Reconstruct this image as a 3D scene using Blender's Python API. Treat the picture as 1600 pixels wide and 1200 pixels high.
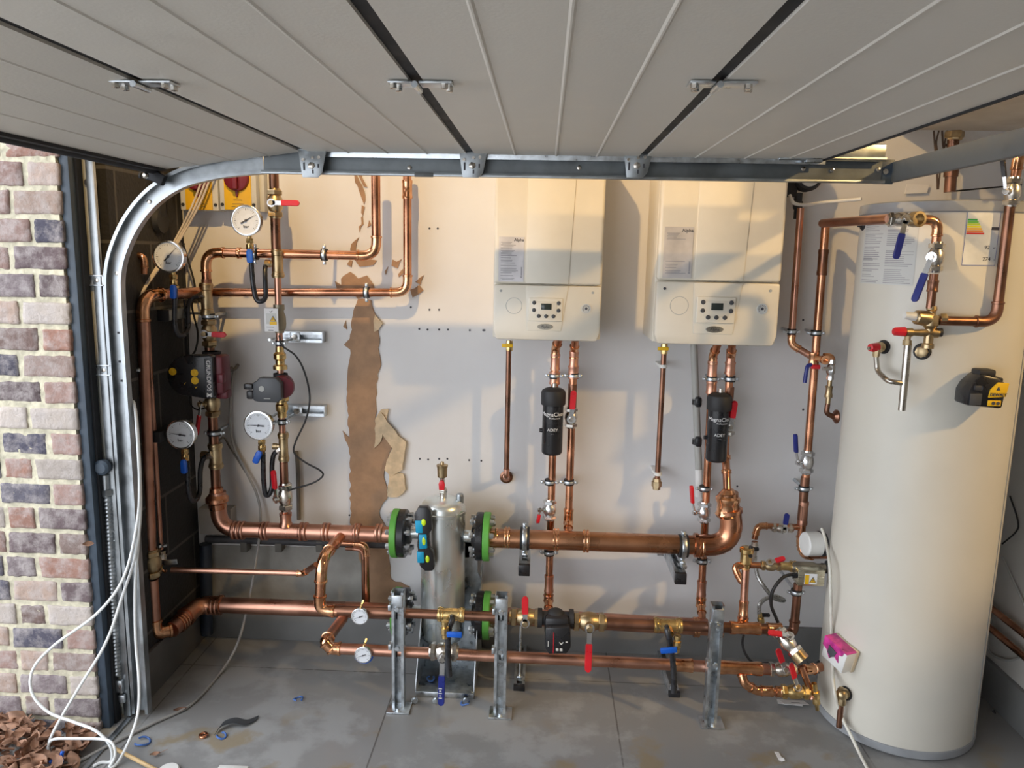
import bpy, bmesh, math, random
from mathutils import noise as mnoise, Vector, Matrix, Euler
random.seed(7)
for o in list(bpy.data.objects): bpy.data.objects.remove(o)
SC = bpy.context.scene
COL = SC.collection
# ------------------------------------------------------------ camera
F, D, H = 1200.0, 3.13, 1.70          # focal length in px of a 1600 px frame, distance to the boiler wall, eye height
psi, pit, rol = math.radians(2.25), math.radians(9.6), 0.02
FW = Vector((-math.sin(psi)*math.cos(pit), math.cos(psi)*math.cos(pit), -math.sin(pit)))
R0 = Vector((math.cos(psi), math.sin(psi), 0)); U0 = R0.cross(FW)
RT = R0*math.cos(rol)+U0*math.sin(rol); UP = U0*math.cos(rol)-R0*math.sin(rol)
CAM = Vector((0, 0, H))
cd = bpy.data.cameras.new('camera'); cd.sensor_width = 36; cd.lens = 36*F/1600; cd.clip_start = .02
cam = bpy.data.objects.new('camera', cd); COL.objects.link(cam)
m = Matrix((RT, UP, -FW)).transposed().to_4x4(); m.translation = CAM; cam.matrix_world = m
SC.camera = cam
# ------------------------------------------------------------ world and lamps
SC.view_settings.view_transform = 'Standard'; SC.view_settings.look = 'None'
SC.view_settings.gamma = 1; SC.view_settings.use_curve_mapping = False
SC.view_settings.exposure = 0.0
W = bpy.data.worlds.new('sky'); SC.world = W; W.use_nodes = True
nt = W.node_tree; nt.nodes.clear()
tc = nt.nodes.new('ShaderNodeTexCoord'); sp = nt.nodes.new('ShaderNodeSeparateXYZ')
nt.links.new(tc.outputs['Generated'], sp.inputs[0])
rp = nt.nodes.new('ShaderNodeValToRGB'); mr = nt.nodes.new('ShaderNodeMapRange')
mr.inputs[1].default_value = -1; mr.inputs[2].default_value = 1
nt.links.new(sp.outputs[0], mr.inputs[0]); nt.links.new(mr.outputs[0], rp.inputs[0])
e = rp.color_ramp.elements
e[0].position = 0; e[0].color = (.95, 1.0, 1.09, 1)
e[1].position = 1; e[1].color = (.17, .135, .10, 1)
k = rp.color_ramp.elements.new(.40); k.color = (.60, .63, .68, 1)
k = rp.color_ramp.elements.new(.62); k.color = (.30, .28, .26, 1)
bg = nt.nodes.new('ShaderNodeBackground'); bg.inputs[1].default_value = 4.9
wo = nt.nodes.new('ShaderNodeOutputWorld')
nt.links.new(rp.outputs[0], bg.inputs[0]); nt.links.new(bg.outputs[0], wo.inputs[0])
def lamp(name, kind, loc, power, color, size, aim=None, spot=None, blend=.3):
    l = bpy.data.lights.new(name, kind); l.energy = power; l.color = color; l.shadow_soft_size = size
    o = bpy.data.objects.new(name, l); COL.objects.link(o); o.location = loc
    if aim: o.rotation_euler = (Vector(aim)-Vector(loc)).to_track_quat('-Z', 'Y').to_euler()
    if spot: l.spot_size = spot; l.spot_blend = blend
    return o
lamp('garage_bulb', 'SPOT', (-.75, D-2.0, 3.42), 195, (1, .635, .24), .035, aim=(.05, D, 1.8), spot=math.radians(85), blend=.4)
lamp('garage_spot', 'SPOT', (3.45, .35, 3.35), 350, (1, .65, .26), .07, aim=(1.35, 2.5, 1.62), spot=math.radians(33), blend=.45)

# ------------------------------------------------------------ pixel helpers
def ray(px, py): return FW*F+RT*(px-800)-UP*(py-600)
def P(px, py, w): d = ray(px, py); return CAM+d*((D-w)/d.y)
def PZ(px, py, z=0.): d = ray(px, py); return CAM+d*((z-H)/d.z)
def PXX(px, py, x): d = ray(px, py); return CAM+d*(x/d.x)
def mpp(p): return (p-CAM).dot(FW)/F
# ------------------------------------------------------------ materials
MATS = {}
def mat(name, c, rough=.5, metal=0., var=.15, scale=12., bump=0., bscale=60., spec=.5, emit=0., coat=0., c2=None, stretch=None, rvar=.1):
    if name in MATS: return MATS[name]
    m = bpy.data.materials.new(name); m.use_nodes = True; n = m.node_tree.nodes; l = m.node_tree.links
    b = n['Principled BSDF']; b.inputs['Roughness'].default_value = rough; b.inputs['Metallic'].default_value = metal
    b.inputs['Specular IOR Level'].default_value = spec
    if coat: b.inputs['Coat Weight'].default_value = coat; b.inputs['Coat Roughness'].default_value = .1
    t = n.new('ShaderNodeTexCoord'); mp = n.new('ShaderNodeMapping'); l.new(t.outputs['Object'], mp.inputs[0])
    if stretch: mp.inputs['Scale'].default_value = stretch
    nz = n.new('ShaderNodeTexNoise'); nz.inputs['Scale'].default_value = scale; nz.inputs['Detail'].default_value = 5
    l.new(mp.outputs[0], nz.inputs[0])
    mx = n.new('ShaderNodeMix'); mx.data_type = 'RGBA'
    r = n.new('ShaderNodeMapRange'); r.inputs[1].default_value = .35; r.inputs[2].default_value = .65
    l.new(nz.outputs[0], r.inputs[0]); l.new(r.outputs[0], mx.inputs[0])
    a = c2 if c2 else [x*(1-var) for x in c]; bb = c if c2 else [min(1, x*(1+var)) for x in c]
    mx.inputs[6].default_value = (*a, 1); mx.inputs[7].default_value = (*bb, 1)
    l.new(mx.outputs[2], b.inputs['Base Color'])
    if rvar:
        r2 = n.new('ShaderNodeMapRange'); r2.inputs[1].default_value = .3; r2.inputs[2].default_value = .7
        r2.inputs[3].default_value = max(0, rough-rvar); r2.inputs[4].default_value = min(1, rough+rvar)
        l.new(nz.outputs[0], r2.inputs[0]); l.new(r2.outputs[0], b.inputs['Roughness'])
    if bump:
        n2 = n.new('ShaderNodeTexNoise'); n2.inputs['Scale'].default_value = bscale; n2.inputs['Detail'].default_value = 4
        l.new(mp.outputs[0], n2.inputs[0])
        bp = n.new('ShaderNodeBump'); bp.inputs['Strength'].default_value = bump; bp.inputs['Distance'].default_value = .01
        l.new(n2.outputs[0], bp.inputs['Height']); l.new(bp.outputs[0], b.inputs['Normal'])
    if emit: b.inputs['Emission Color'].default_value = (*c, 1); b.inputs['Emission Strength'].default_value = emit
    MATS[name] = m; return m
COP = mat('copper', (.74, .35, .20), .24, 1, c2=(.42, .19, .11), scale=9, rvar=.12)
COPB = mat('copper_bright', (.92, .50, .28), .16, 1, c2=(.60, .29, .15), scale=30, rvar=.08, bump=.06, bscale=40)
COPD = mat('copper_tarnished', (.34, .17, .11), .34, 1, c2=(.20, .105, .07), scale=10)
COPR = mat('copper_rosy', (.70, .38, .27), .34, 1, c2=(.46, .23, .16), scale=8)
BRS = mat('brass', (.85, .62, .28), .28, 1, c2=(.60, .42, .18), scale=25)
BRZ = mat('bronze_fitting', (.60, .47, .28), .36, 1, c2=(.40, .29, .16), scale=25)
NIK = mat('nickel', (.62, .58, .52), .25, 1, var=.25, scale=20)
CHR = mat('chrome', (.72, .72, .72), .22, 1, var=.08)
GAL = mat('galvanised_steel', (.60, .64, .67), .36, 1, var=.22, scale=28, rvar=.14)
GALD = mat('galvanised_track', (.42, .45, .47), .42, 1, var=.25, scale=14, rvar=.12)
VES = mat('zinc_vessel', (.76, .81, .80), .30, .85, var=.06, scale=6, rvar=.1)
RUB = mat('black_rubber', (.012, .012, .013), .55, var=.2, rvar=.1)
HOSE = mat('black_hose', (.035, .036, .04), .30, .3, var=.3, scale=20)
BLK = mat('black_plastic', (.015, .015, .017), .30, var=.2)
BLKM = mat('black_matte', (.02, .02, .022), .6, var=.3)
DGR = mat('dark_grey_plastic', (.06, .063, .07), .45, var=.1)
RED = mat('red_plastic', (.62, .015, .025), .35, var=.12)
DRED = mat('dark_red_plastic', (.13, .012, .022), .40, var=.12)
DRK = mat('switch_red_shaded', (.17, .006, .015), .4, var=.1)  # knob red darkened to carry the shadow it sits in
BLU = mat('blue_plastic', (.005, .10, .55), .4, var=.1)
NAV = mat('navy_plastic', (.015, .025, .20), .35, var=.1)
GRN = mat('green_paint', (.10, .36, .055), .5, var=.1)
YEL = mat('yellow_plastic', (.80, .47, .01), .5, var=.05)
WHT = mat('white_plastic', (.74, .74, .71), .4, var=.04)
WCAB = mat('white_cable', (.78, .80, .79), .4, var=.05)
GCAB = mat('grey_cable', (.36, .36, .34), .5, var=.15)
BCAB = mat('brown_grey_cable', (.13, .115, .095), .6, var=.3)
CRM = mat('boiler_enamel', (.74, .685, .575), .32, var=.02, rvar=.04)
CRM2 = mat('boiler_enamel_light', (.77, .715, .60), .32, var=.02, rvar=.04)
GPL = mat('grey_plastic', (.40, .40, .37), .5, var=.06)
PAP = mat('paper', (.80, .79, .78), .8, var=.03)
PAPG = mat('grey_label', (.60, .60, .57), .6, var=.03)
INK = mat('ink', (.06, .06, .07), .7, var=.1)
INKB = mat('ink_blue', (.02, .06, .35), .7)
PRNT = mat('pale_print', (.36, .35, .36), .8)
CYL = mat('cylinder_enamel', (.64, .61, .53), .36, var=.02, scale=5, rvar=.05)
GRIM = mat('grey_rim', (.30, .31, .32), .5, var=.08)
DOOR = mat('door_foam_skin', (.64, .61, .55), .5, var=.02, bump=.05, bscale=150)
SEAL = mat('rubber_seal', (.012, .013, .016), .7, var=.2)
FRM = mat('anthracite_frame', (.050, .072, .10), .5, var=.15, scale=30)
JAMB = mat('jamb_plate', (.50, .51, .47), .5, .1, var=.12, scale=10)
BEAM = mat('grey_beam', (.075, .095, .12), .5, var=.08)
PINK = mat('pink_film', (.50, .04, .24), .35, var=.4, scale=30)
TAN = mat('bare_plasterboard', (.36, .22, .13), .9, var=.12, scale=20, bump=.2)
FLAP = mat('torn_paper', (.62, .47, .30), .9, var=.15, scale=30)
WOOD = mat('wood_stick', (.52, .36, .17), .6, var=.2, stretch=(1, 1, 8))
CYAN = mat('cyan_rubber', (.0, .28, .50), .45)
VIAL = mat('level_vial', (.55, .80, .02), .15, emit=0)
GLS = mat('gauge_dial', (.70, .73, .77), .25, var=.03)
# wall: pale painted plaster, a little dirt
def wall_mat(name, c, c2, scale=3.0, bump=.1):
    return mat(name, c, .75, c2=c2, scale=scale, bump=bump, bscale=25, rvar=.05)
WALLM = wall_mat('painted_plaster', (.74, .735, .73), (.68, .665, .655), 2.2, .08)
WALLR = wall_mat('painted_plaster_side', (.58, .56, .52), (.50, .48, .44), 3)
CEIL = wall_mat('ceiling_paint', (.80, .76, .70), (.62, .56, .49), 4)
CEM = wall_mat('cement_render', (.34, .33, .30), (.25, .24, .215), 9, .25)
TILE = mat('grey_floor_tile', (.16, .16, .155), .42, var=.18, scale=7)
# ------------------------------------------------------------ mesh builder
def smooth_pts(pts, n=8):
    pts = [Vector(p) for p in pts]; q = [pts[0]*2-pts[1]]+pts+[pts[-1]*2-pts[-2]]; out = []
    for i in range(1, len(q)-2):
        a, b, c, d = q[i-1:i+3]
        for j in range(n):
            t = j/n
            out.append(.5*((2*b)+(c-a)*t+(2*a-5*b+4*c-d)*t*t+(3*b-a-3*c+d)*t**3))
    out.append(pts[-1]); return out
def fillet(pts, rad, n=7):
    pts = [Vector(p) for p in pts]; out = [pts[0]]; arcs = []
    for i in range(1, len(pts)-1):
        a, b, c = pts[i-1], pts[i], pts[i+1]
        u = (a-b); v = (c-b); lu, lv = u.length, v.length
        if lu < 1e-6 or lv < 1e-6: continue
        u /= lu; v /= lv; ang = u.angle(v, 0)
        if ang > math.pi-.12: out.append(b); continue
        t = min(rad/math.tan(ang/2), lu*.49, lv*.49)
        p0, p1 = b+u*t, b+v*t; arc = []
        for j in range(n+1):
            s = j/n; arc.append(p0*(1-s)**2+b*2*s*(1-s)*1.0+p1*s*s)
        out += arc; arcs.append((arc, u, v))
    out.append(pts[-1]); return out, arcs
class MB:
    def __init__(s, u=1.): s.bm = bmesh.new(); s.u = u; s.mi = 0
    def _v(s, p): return s.bm.verts.new(Vector(p)*s.u)
    def box(s, c, size, bev=0, rot=None, seg=2):
        b = bmesh.new(); bmesh.ops.create_cube(b, size=1)
        bmesh.ops.scale(b, vec=Vector(size), verts=b.verts)
        if bev: bmesh.ops.bevel(b, geom=list(b.edges), offset=bev, segments=seg, affect='EDGES', profile=.5)
        if rot: bmesh.ops.rotate(b, matrix=Euler(rot).to_matrix(), verts=b.verts)
        s._merge(b, Matrix.Translation(Vector(c)))
        return s
    def _merge(s, b, M):
        mp = {}
        for v in b.verts: mp[v] = s._v(M @ v.co)
        for f in b.faces:
            try: nf = s.bm.faces.new([mp[v] for v in f.verts]); nf.material_index = s.mi
            except ValueError: pass
        b.free()
    def spin(s, p, axis, prof, seg=20, phase=0.):
        p = Vector(p); ax = Vector(axis).normalized(); a = ax.orthogonal().normalized(); b = ax.cross(a)
        rings = []
        for t, r in prof:
            c = p+ax*t
            if r <= 1e-5: rings.append([s._v(c)])
            else: rings.append([s._v(c+(a*math.cos(phase+2*math.pi*i/seg)+b*math.sin(phase+2*math.pi*i/seg))*r) for i in range(seg)])
        for q, w in zip(rings, rings[1:]):
            for i in range(seg):
                j = (i+1) % seg
                if len(q) == 1 and len(w) == 1: continue
                if len(q) == 1: f = (q[0], w[j], w[i])
                elif len(w) == 1: f = (q[i], q[j], w[0])
                else: f = (q[i], q[j], w[j], w[i])
                try: s.bm.faces.new(f).material_index = s.mi
                except ValueError: pass
        for q in (rings[0], rings[-1]):
            if len(q) > 2:
                try: s.bm.faces.new(q).material_index = s.mi
                except ValueError: pass
        return s
    def cyl(s, p0, p1, r, r1=None, seg=20):
        p0, p1 = Vector(p0), Vector(p1); return s.spin(p0, p1-p0, [(0, r), ((p1-p0).length, r if r1 is None else r1)], seg)
    def tube(s, pts, r, seg=14, cap=True):
        pts = [Vector(p) for p in pts]; q = [pts[0]]
        rr = r if isinstance(r, (list, tuple)) else [r]*len(pts)
        R = [rr[0]]
        for p, x in zip(pts[1:], rr[1:]):
            if (p-q[-1]).length > 1e-5: q.append(p); R.append(x)
        pts = q
        if len(pts) < 2: return s
        t = (pts[1]-pts[0]).normalized(); a = t.orthogonal().normalized(); rings = []
        for i, p in enumerate(pts):
            t2 = ((pts[min(i+1, len(pts)-1)]-p).normalized()+(p-pts[max(i-1, 0)]).normalized())
            if t2.length < 1e-6: t2 = t
            t2.normalize(); a = (t.rotation_difference(t2) @ a); a = (a-t2*a.dot(t2)).normalized(); t = t2; b = t.cross(a)
            rings.append([s._v(p+(a*math.cos(2*math.pi*j/seg)+b*math.sin(2*math.pi*j/seg))*R[i]) for j in range(seg)])
        for x, y in zip(rings, rings[1:]):
            for j in range(seg):
                k = (j+1) % seg; s.bm.faces.new((x[j], x[k], y[k], y[j])).material_index = s.mi
        if cap:
            s.bm.faces.new(rings[0]).material_index = s.mi; s.bm.faces.new(rings[-1]).material_index = s.mi
        return s
    def prism(s, out, y0, y1, bev=0, axes='xz'):
        b = bmesh.new()
        def mk(x, z, y): return {'xz': (x, y, z), 'xy': (x, z, y), 'yz': (y, x, z)}[axes]
        v0 = [b.verts.new(mk(x, z, y0)) for x, z in out]; v1 = [b.verts.new(mk(x, z, y1)) for x, z in out]
        b.faces.new(v0); b.faces.new(v1[::-1])
        for i in range(len(out)):
            j = (i+1) % len(out); b.faces.new((v0[j], v0[i], v1[i], v1[j]))
        bmesh.ops.recalc_face_normals(b, faces=b.faces)
        if bev: bmesh.ops.bevel(b, geom=list(b.edges), offset=bev, segments=2, affect='EDGES', profile=.5)
        s._merge(b, Matrix()); return s
    def ball(s, c, r, sx=1, sy=1, sz=1, seg=16):
        b = bmesh.new(); bmesh.ops.create_uvsphere(b, u_segments=seg, v_segments=seg//2+2, radius=r)
        bmesh.ops.scale(b, vec=(sx, sy, sz), verts=b.verts); s._merge(b, Matrix.Translation(Vector(c))); return s
    def poly(s, pts):
        s.bm.faces.new([s._v(p) for p in pts]).material_index = s.mi; return s
    def done(s, name, mt, parent=None, ang=35, **pr):
        bmesh.ops.recalc_face_normals(s.bm, faces=s.bm.faces)
        me = bpy.data.meshes.new(name); s.bm.to_mesh(me); s.bm.free()
        for x in (mt if isinstance(mt, (list, tuple)) else [mt]): me.materials.append(x)
        me.polygons.foreach_set('use_smooth', [True]*len(me.polygons)); me.set_sharp_from_angle(angle=math.radians(ang))
        o = bpy.data.objects.new(name, me); COL.objects.link(o)
        if parent is not None: o.parent = parent
        for kk, v in pr.items(): o[kk] = v
        return o
class T:
    """a thing: an Empty at its base, parts in photo pixels at that depth (x right, y away, z up)"""
    def __init__(s, name, label, cat, px, py, w, group=None, rot=None, at=None, sc=1.):
        s.o = P(px, py, w) if at is None else Vector(at); s.u = mpp(s.o)*sc
        e = bpy.data.objects.new(name, None); e.empty_display_size = .03; COL.objects.link(e)
        e.location = s.o; e['label'] = label; e['category'] = cat
        if group: e['group'] = group
        if rot: e.rotation_euler = rot
        s.e = e
    def mb(s): return MB(s.u)
    def L(s, px, py, w): return (P(px, py, w)-s.o)/s.u
    def G(s, p): return (Vector(p)-s.o)/s.u
def structure(o): o['kind'] = 'structure'; return o
def slab(name, pts, mt, kind='structure', **k):
    m = MB(); m.poly(pts); o = m.done(name, mt); o['kind'] = kind; return o
def text(body, size, mt, parent, loc, rot=(math.pi/2, 0, 0), depth=.0004, name='lettering', sx=1., bold=0.):
    cu = bpy.data.curves.new('t', 'FONT'); cu.body = body; cu.size = size; cu.extrude = depth; cu.align_x = 'CENTER'; cu.align_y = 'CENTER'
    cu.offset = bold; cu.resolution_u = 3
    o = bpy.data.objects.new('t', cu); COL.objects.link(o)
    me = bpy.data.meshes.new_from_object(o.evaluated_get(bpy.context.evaluated_depsgraph_get()))
    bpy.data.objects.remove(o)
    me.materials.clear(); me.materials.append(mt)
    n = bpy.data.objects.new(name, me); COL.objects.link(n); n.parent = parent; n.location = loc; n.rotation_euler = rot; n.scale = (sx, 1, 1)
    return n
# ============================================================ STRUCTURE
XL, XR, YB = -1.475, 1.80, D
TILEX = 0
def brick_nodes():
    m = bpy.data.materials.new('floor_tiles'); m.use_nodes = True; n = m.node_tree.nodes; l = m.node_tree.links; b = n['Principled BSDF']
    t = n.new('ShaderNodeTexCoord'); mp = n.new('ShaderNodeMapping'); l.new(t.outputs['Object'], mp.inputs[0])
    mp.inputs['Location'].default_value = (-.31, -.30, 0)
    br = n.new('ShaderNodeTexBrick'); br.offset = 0; br.inputs['Scale'].default_value = 1
    br.inputs['Brick Width'].default_value = .86; br.inputs['Row Height'].default_value = .86; br.inputs['Mortar Size'].default_value = .003
    br.inputs['Color1'].default_value = (.265, .265, .26, 1); br.inputs['Color2'].default_value = (.23, .23, .225, 1); br.inputs['Mortar'].default_value = (.12, .115, .11, 1)
    l.new(mp.outputs[0], br.inputs[0])
    # dust, dried puddles and rusty water marks
    n1 = n.new('ShaderNodeTexNoise'); n1.inputs['Scale'].default_value = 2.6; n1.inputs['Detail'].default_value = 8; n1.inputs['Roughness'].default_value = .65
    l.new(t.outputs['Object'], n1.inputs[0])
    c1 = n.new('ShaderNodeValToRGB'); c1.color_ramp.elements[0].position = .50; c1.color_ramp.elements[1].position = .56
    l.new(n1.outputs[0], c1.inputs[0])
    m1 = n.new('ShaderNodeMix'); m1.data_type = 'RGBA'; m1.inputs[7].default_value = (.35, .355, .35, 1)
    mu = n.new('ShaderNodeMath'); mu.operation = 'MULTIPLY'; mu.inputs[1].default_value = .65
    l.new(c1.outputs[0], mu.inputs[0]); l.new(mu.outputs[0], m1.inputs[0]); l.new(br.outputs[0], m1.inputs[6])
    n2 = n.new('ShaderNodeTexNoise'); n2.inputs['Scale'].default_value = 6; n2.inputs['Detail'].default_value = 6
    l.new(t.outputs['Object'], n2.inputs[0])
    c2 = n.new('ShaderNodeValToRGB'); c2.color_ramp.elements[0].position = .56; c2.color_ramp.elements[1].position = .64
    l.new(n2.outputs[0], c2.inputs[0])
    sx = n.new('ShaderNodeSeparateXYZ'); l.new(t.outputs['Object'], sx.inputs[0])
    mr = n.new('ShaderNodeMapRange'); mr.inputs[1].default_value = 2.62; mr.inputs[2].default_value = 2.42; l.new(sx.outputs[1], mr.inputs[0])
    mr.inputs[3].default_value = .05; mr.inputs[4].default_value = .75
    mm = n.new('ShaderNodeMath'); mm.operation = 'MULTIPLY'; l.new(c2.outputs[0], mm.inputs[0]); l.new(mr.outputs[0], mm.inputs[1])
    m2 = n.new('ShaderNodeMix'); m2.data_type = 'RGBA'; m2.inputs[7].default_value = (.27, .21, .12, 1)
    l.new(mm.outputs[0], m2.inputs[0]); l.new(m1.outputs[2], m2.inputs[6]); l.new(m2.outputs[2], b.inputs['Base Color'])
    r = n.new('ShaderNodeMapRange'); r.inputs[3].default_value = .28; r.inputs[4].default_value = .6; l.new(c1.outputs[0], r.inputs[0]); l.new(r.outputs[0], b.inputs['Roughness'])
    return m
fl = MB(); fl.box((1.4, .85, -.05), (6.0, 4.8, .1)); structure(fl.done('floor', brick_nodes()))
gm = MB(); gm.box((-4.6, 0, -.07), (6.0, 8, .1)); structure(gm.done('trim_1', mat('driveway_gravel', (.34, .33, .31), .8, var=.5, scale=60, bump=.6, bscale=80)))
m = MB(); m.box(((XL+XR)/2, YB+.05, 1.85), (XR-XL+.2, .1, 3.9)); wall_back = structure(m.done('wall_back', WALLM))
m = MB(); m.box((XR+.05, 2.82, 1.85), (.1, .9, 3.9)); structure(m.done('wall_right', WALLR))
m = MB(); m.box((1.4, .85, 3.85), (6.0, 4.8, .1)); structure(m.done('ceiling', CEIL))  # unseen; raised so the lamp above the open door has room
m = MB(); m.box((1.85, -1.5, 1.9), (5.0, .1, 3.9)); structure(m.done('wall_opposite', WALLR))  # unseen garage wall, put in as an occluder, shortened to light the jamb
m = MB(); m.box((4.3, .5, 1.9), (.1, 4.0, 3.9)); m.box((3.05, 2.42, 1.9), (2.5, .1, 3.9)); structure(m.done('wall_rear', WALLR))  # unseen enclosure, put in to block light and dim the right side
# lowered ceiling boxing over the cylinder
m = MB(); m.box((1.62, 2.72, 2.26), (.60, .92, .12)); structure(m.done('trim_2', CEIL))
m = MB(); m.box((XL-.12, .6, 3.0), (.1, 4.2, 1.7)); structure(m.done('wall_front', WALLM))
# dark block return wall
def block_mat():
    m = bpy.data.materials.new('dark_blockwork'); m.use_nodes = True; n = m.node_tree.nodes; l = m.node_tree.links; b = n['Principled BSDF']
    t = n.new('ShaderNodeTexCoord'); sx = n.new('ShaderNodeSeparateXYZ'); l.new(t.outputs['Object'], sx.inputs[0]); cx = n.new('ShaderNodeCombineXYZ')
    l.new(sx.outputs[1], cx.inputs[0]); l.new(sx.outputs[2], cx.inputs[1])
    br = n.new('ShaderNodeTexBrick'); br.inputs['Scale'].default_value = 1; br.inputs['Brick Width'].default_value = .44; br.inputs['Row Height'].default_value = .245
    br.inputs['Mortar Size'].default_value = .006; br.inputs['Color1'].default_value = (.022, .021, .021, 1); br.inputs['Color2'].default_value = (.032, .030, .029, 1)
    br.inputs['Mortar'].default_value = (.10, .092, .08, 1); l.new(cx.outputs[0], br.inputs[0]); l.new(br.outputs[0], b.inputs['Base Color'])
    b.inputs['Roughness'].default_value = .85
    nz = n.new('ShaderNodeTexNoise'); nz.inputs['Scale'].default_value = 70; bp = n.new('ShaderNodeBump'); bp.inputs['Strength'].default_value = .4; bp.inputs['Distance'].default_value = .01
    l.new(t.outputs['Object'], nz.inputs[0]); l.new(nz.outputs[0], bp.inputs['Height']); l.new(bp.outputs[0], b.inputs['Normal']); return m
m = MB(); m.box((XL-.07, 2.86, 1.1), (.14, .54, 2.3)); structure(m.done('wall_left', block_mat()))
# skirtings
SK = mat('grey_tile_skirting', (.18, .18, .175), .45, var=.12, scale=5)
m = MB(); m.box((.16, YB-.008, .07), (XR-XL-.0, .018, .155), .002); structure(m.done('baseboard_back', SK))
m = MB(); m.box((XL+.008, 2.86, .09), (.018, .54, .18), .002); structure(m.done('baseboard_left', mat('grey_skirting_left', (.12, .115, .11), .6)))
m = MB(); m.box((XR-.008, 2.72, .08), (.018, .8, .16), .002); structure(m.done('baseboard_right', SK))
# children of the back wall: bare patch, render, flaps, screw holes
def wallpatch(name, pts, mt, w0, w1=0., jag=0., par=wall_back):
    out = []
    n = len(pts)
    for i in range(n):
        a, b = Vector(pts[i]), Vector(pts[(i+1) % n]); k = max(1, int((b-a).length/7)) if jag else 1
        for j in range(k):
            q = a.lerp(b, j/k)
            if jag: q += Vector((random.uniform(-jag, jag), random.uniform(-jag, jag)))
            out.append(P(q.x, q.y, w0))
    m = MB(); m.prism([(p.x, p.z) for p in out], YB-w0, YB-w1); return m.done(name, mt, par)
wallpatch('cement_render_patch', [(322, 852), (560, 856), (600, 862), (606, 905), (640, 940), (640, 962), (322, 956)], CEM, .004)
wallpatch('bare_plasterboard_patch', [(560, 468), (580, 470), (590, 500), (592, 545), (596, 565), (588, 600), (586, 660), (598, 640), (606, 675), (612, 700), (600, 740), (606, 775), (592, 800), (605, 830), (612, 905), (640, 918), (640, 955), (572, 952), (560, 860), (548, 830), (546, 700), (535, 672), (546, 684), (541, 600), (547, 545), (536, 540), (548, 530), (550, 490)], TAN, .006, jag=1.8)
for sh in ([(535, 430), (548, 425), (560, 436), (572, 432), (585, 445), (583, 462), (560, 466), (548, 456), (532, 452)], [(548, 382), (560, 370), (556, 392), (572, 405), (590, 408), (585, 415), (562, 418), (548, 398)],
           [(552, 275), (556, 273), (566, 290), (571, 305), (569, 320), (563, 300), (556, 284)], [(612, 405), (620, 410), (628, 405), (622, 418), (610, 415)], [(524, 438), (534, 446), (532, 456), (526, 450)], [(565, 340), (568, 338), (569, 352), (564, 356)], [(640, 452), (655, 446), (660, 455), (646, 464)], [(558, 272), (564, 271), (573, 292), (568, 290)], [(566, 322), (571, 324), (568, 336), (564, 332)], [(540, 500), (536, 512), (541, 514)], [(560, 355), (564, 352), (563, 364)], [(576, 345), (579, 350), (574, 356)], [(622, 428), (628, 420), (630, 428), (624, 434)], [(600, 425), (606, 418), (604, 430)], [(648, 440), (662, 430), (656, 446)], [(545, 405), (552, 408), (548, 416), (542, 414)]):
    wallpatch('chipped_paint_patch', sh, TAN, .005, jag=1.6)
for sh, dd in (([(586, 655), (596, 640), (606, 640), (596, 690), (585, 700)], .012), ([(596, 645), (622, 680), (634, 690), (628, 735), (610, 745), (600, 735), (612, 700), (598, 680)], .02), ([(608, 742), (630, 740), (634, 765), (620, 778), (604, 776)], .016), ([(585, 492), (598, 505), (590, 515), (584, 518)], .012)):
    wallpatch('torn_paper_flap', sh, FLAP, dd, dd-.004, jag=1.2)
m = MB()
holes = [(655, 514), (668, 515), (686, 515), (700, 515), (734, 516), (755, 516), (671, 357), (684, 357), (671, 484), (686, 484), (757, 516), (656, 717), (669, 718), (686, 717), (699, 717), (733, 719), (752, 720), (576, 705), (1120, 560), (1255, 640), (1152, 760), (1121, 790), (1147, 790), (1255, 500), (1068, 270), (546, 805), (642, 480)]
for x, y in holes:
    p = P(x, y, .001); m.spin(p, (0, -1, 0), [(0, .0045), (.001, .0035)], 8)
m.done('screw_hole_marks', INK, wall_back)
m = MB(); p = P(345, 808, .0); m.box((p.x, YB-.03, p.z), (.14, .06, .115), .002); m.done('masonry_ledge', wall_mat('ledge_render', (.40, .37, .33), (.30, .27, .24), 8, .2), wall_back)

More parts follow.
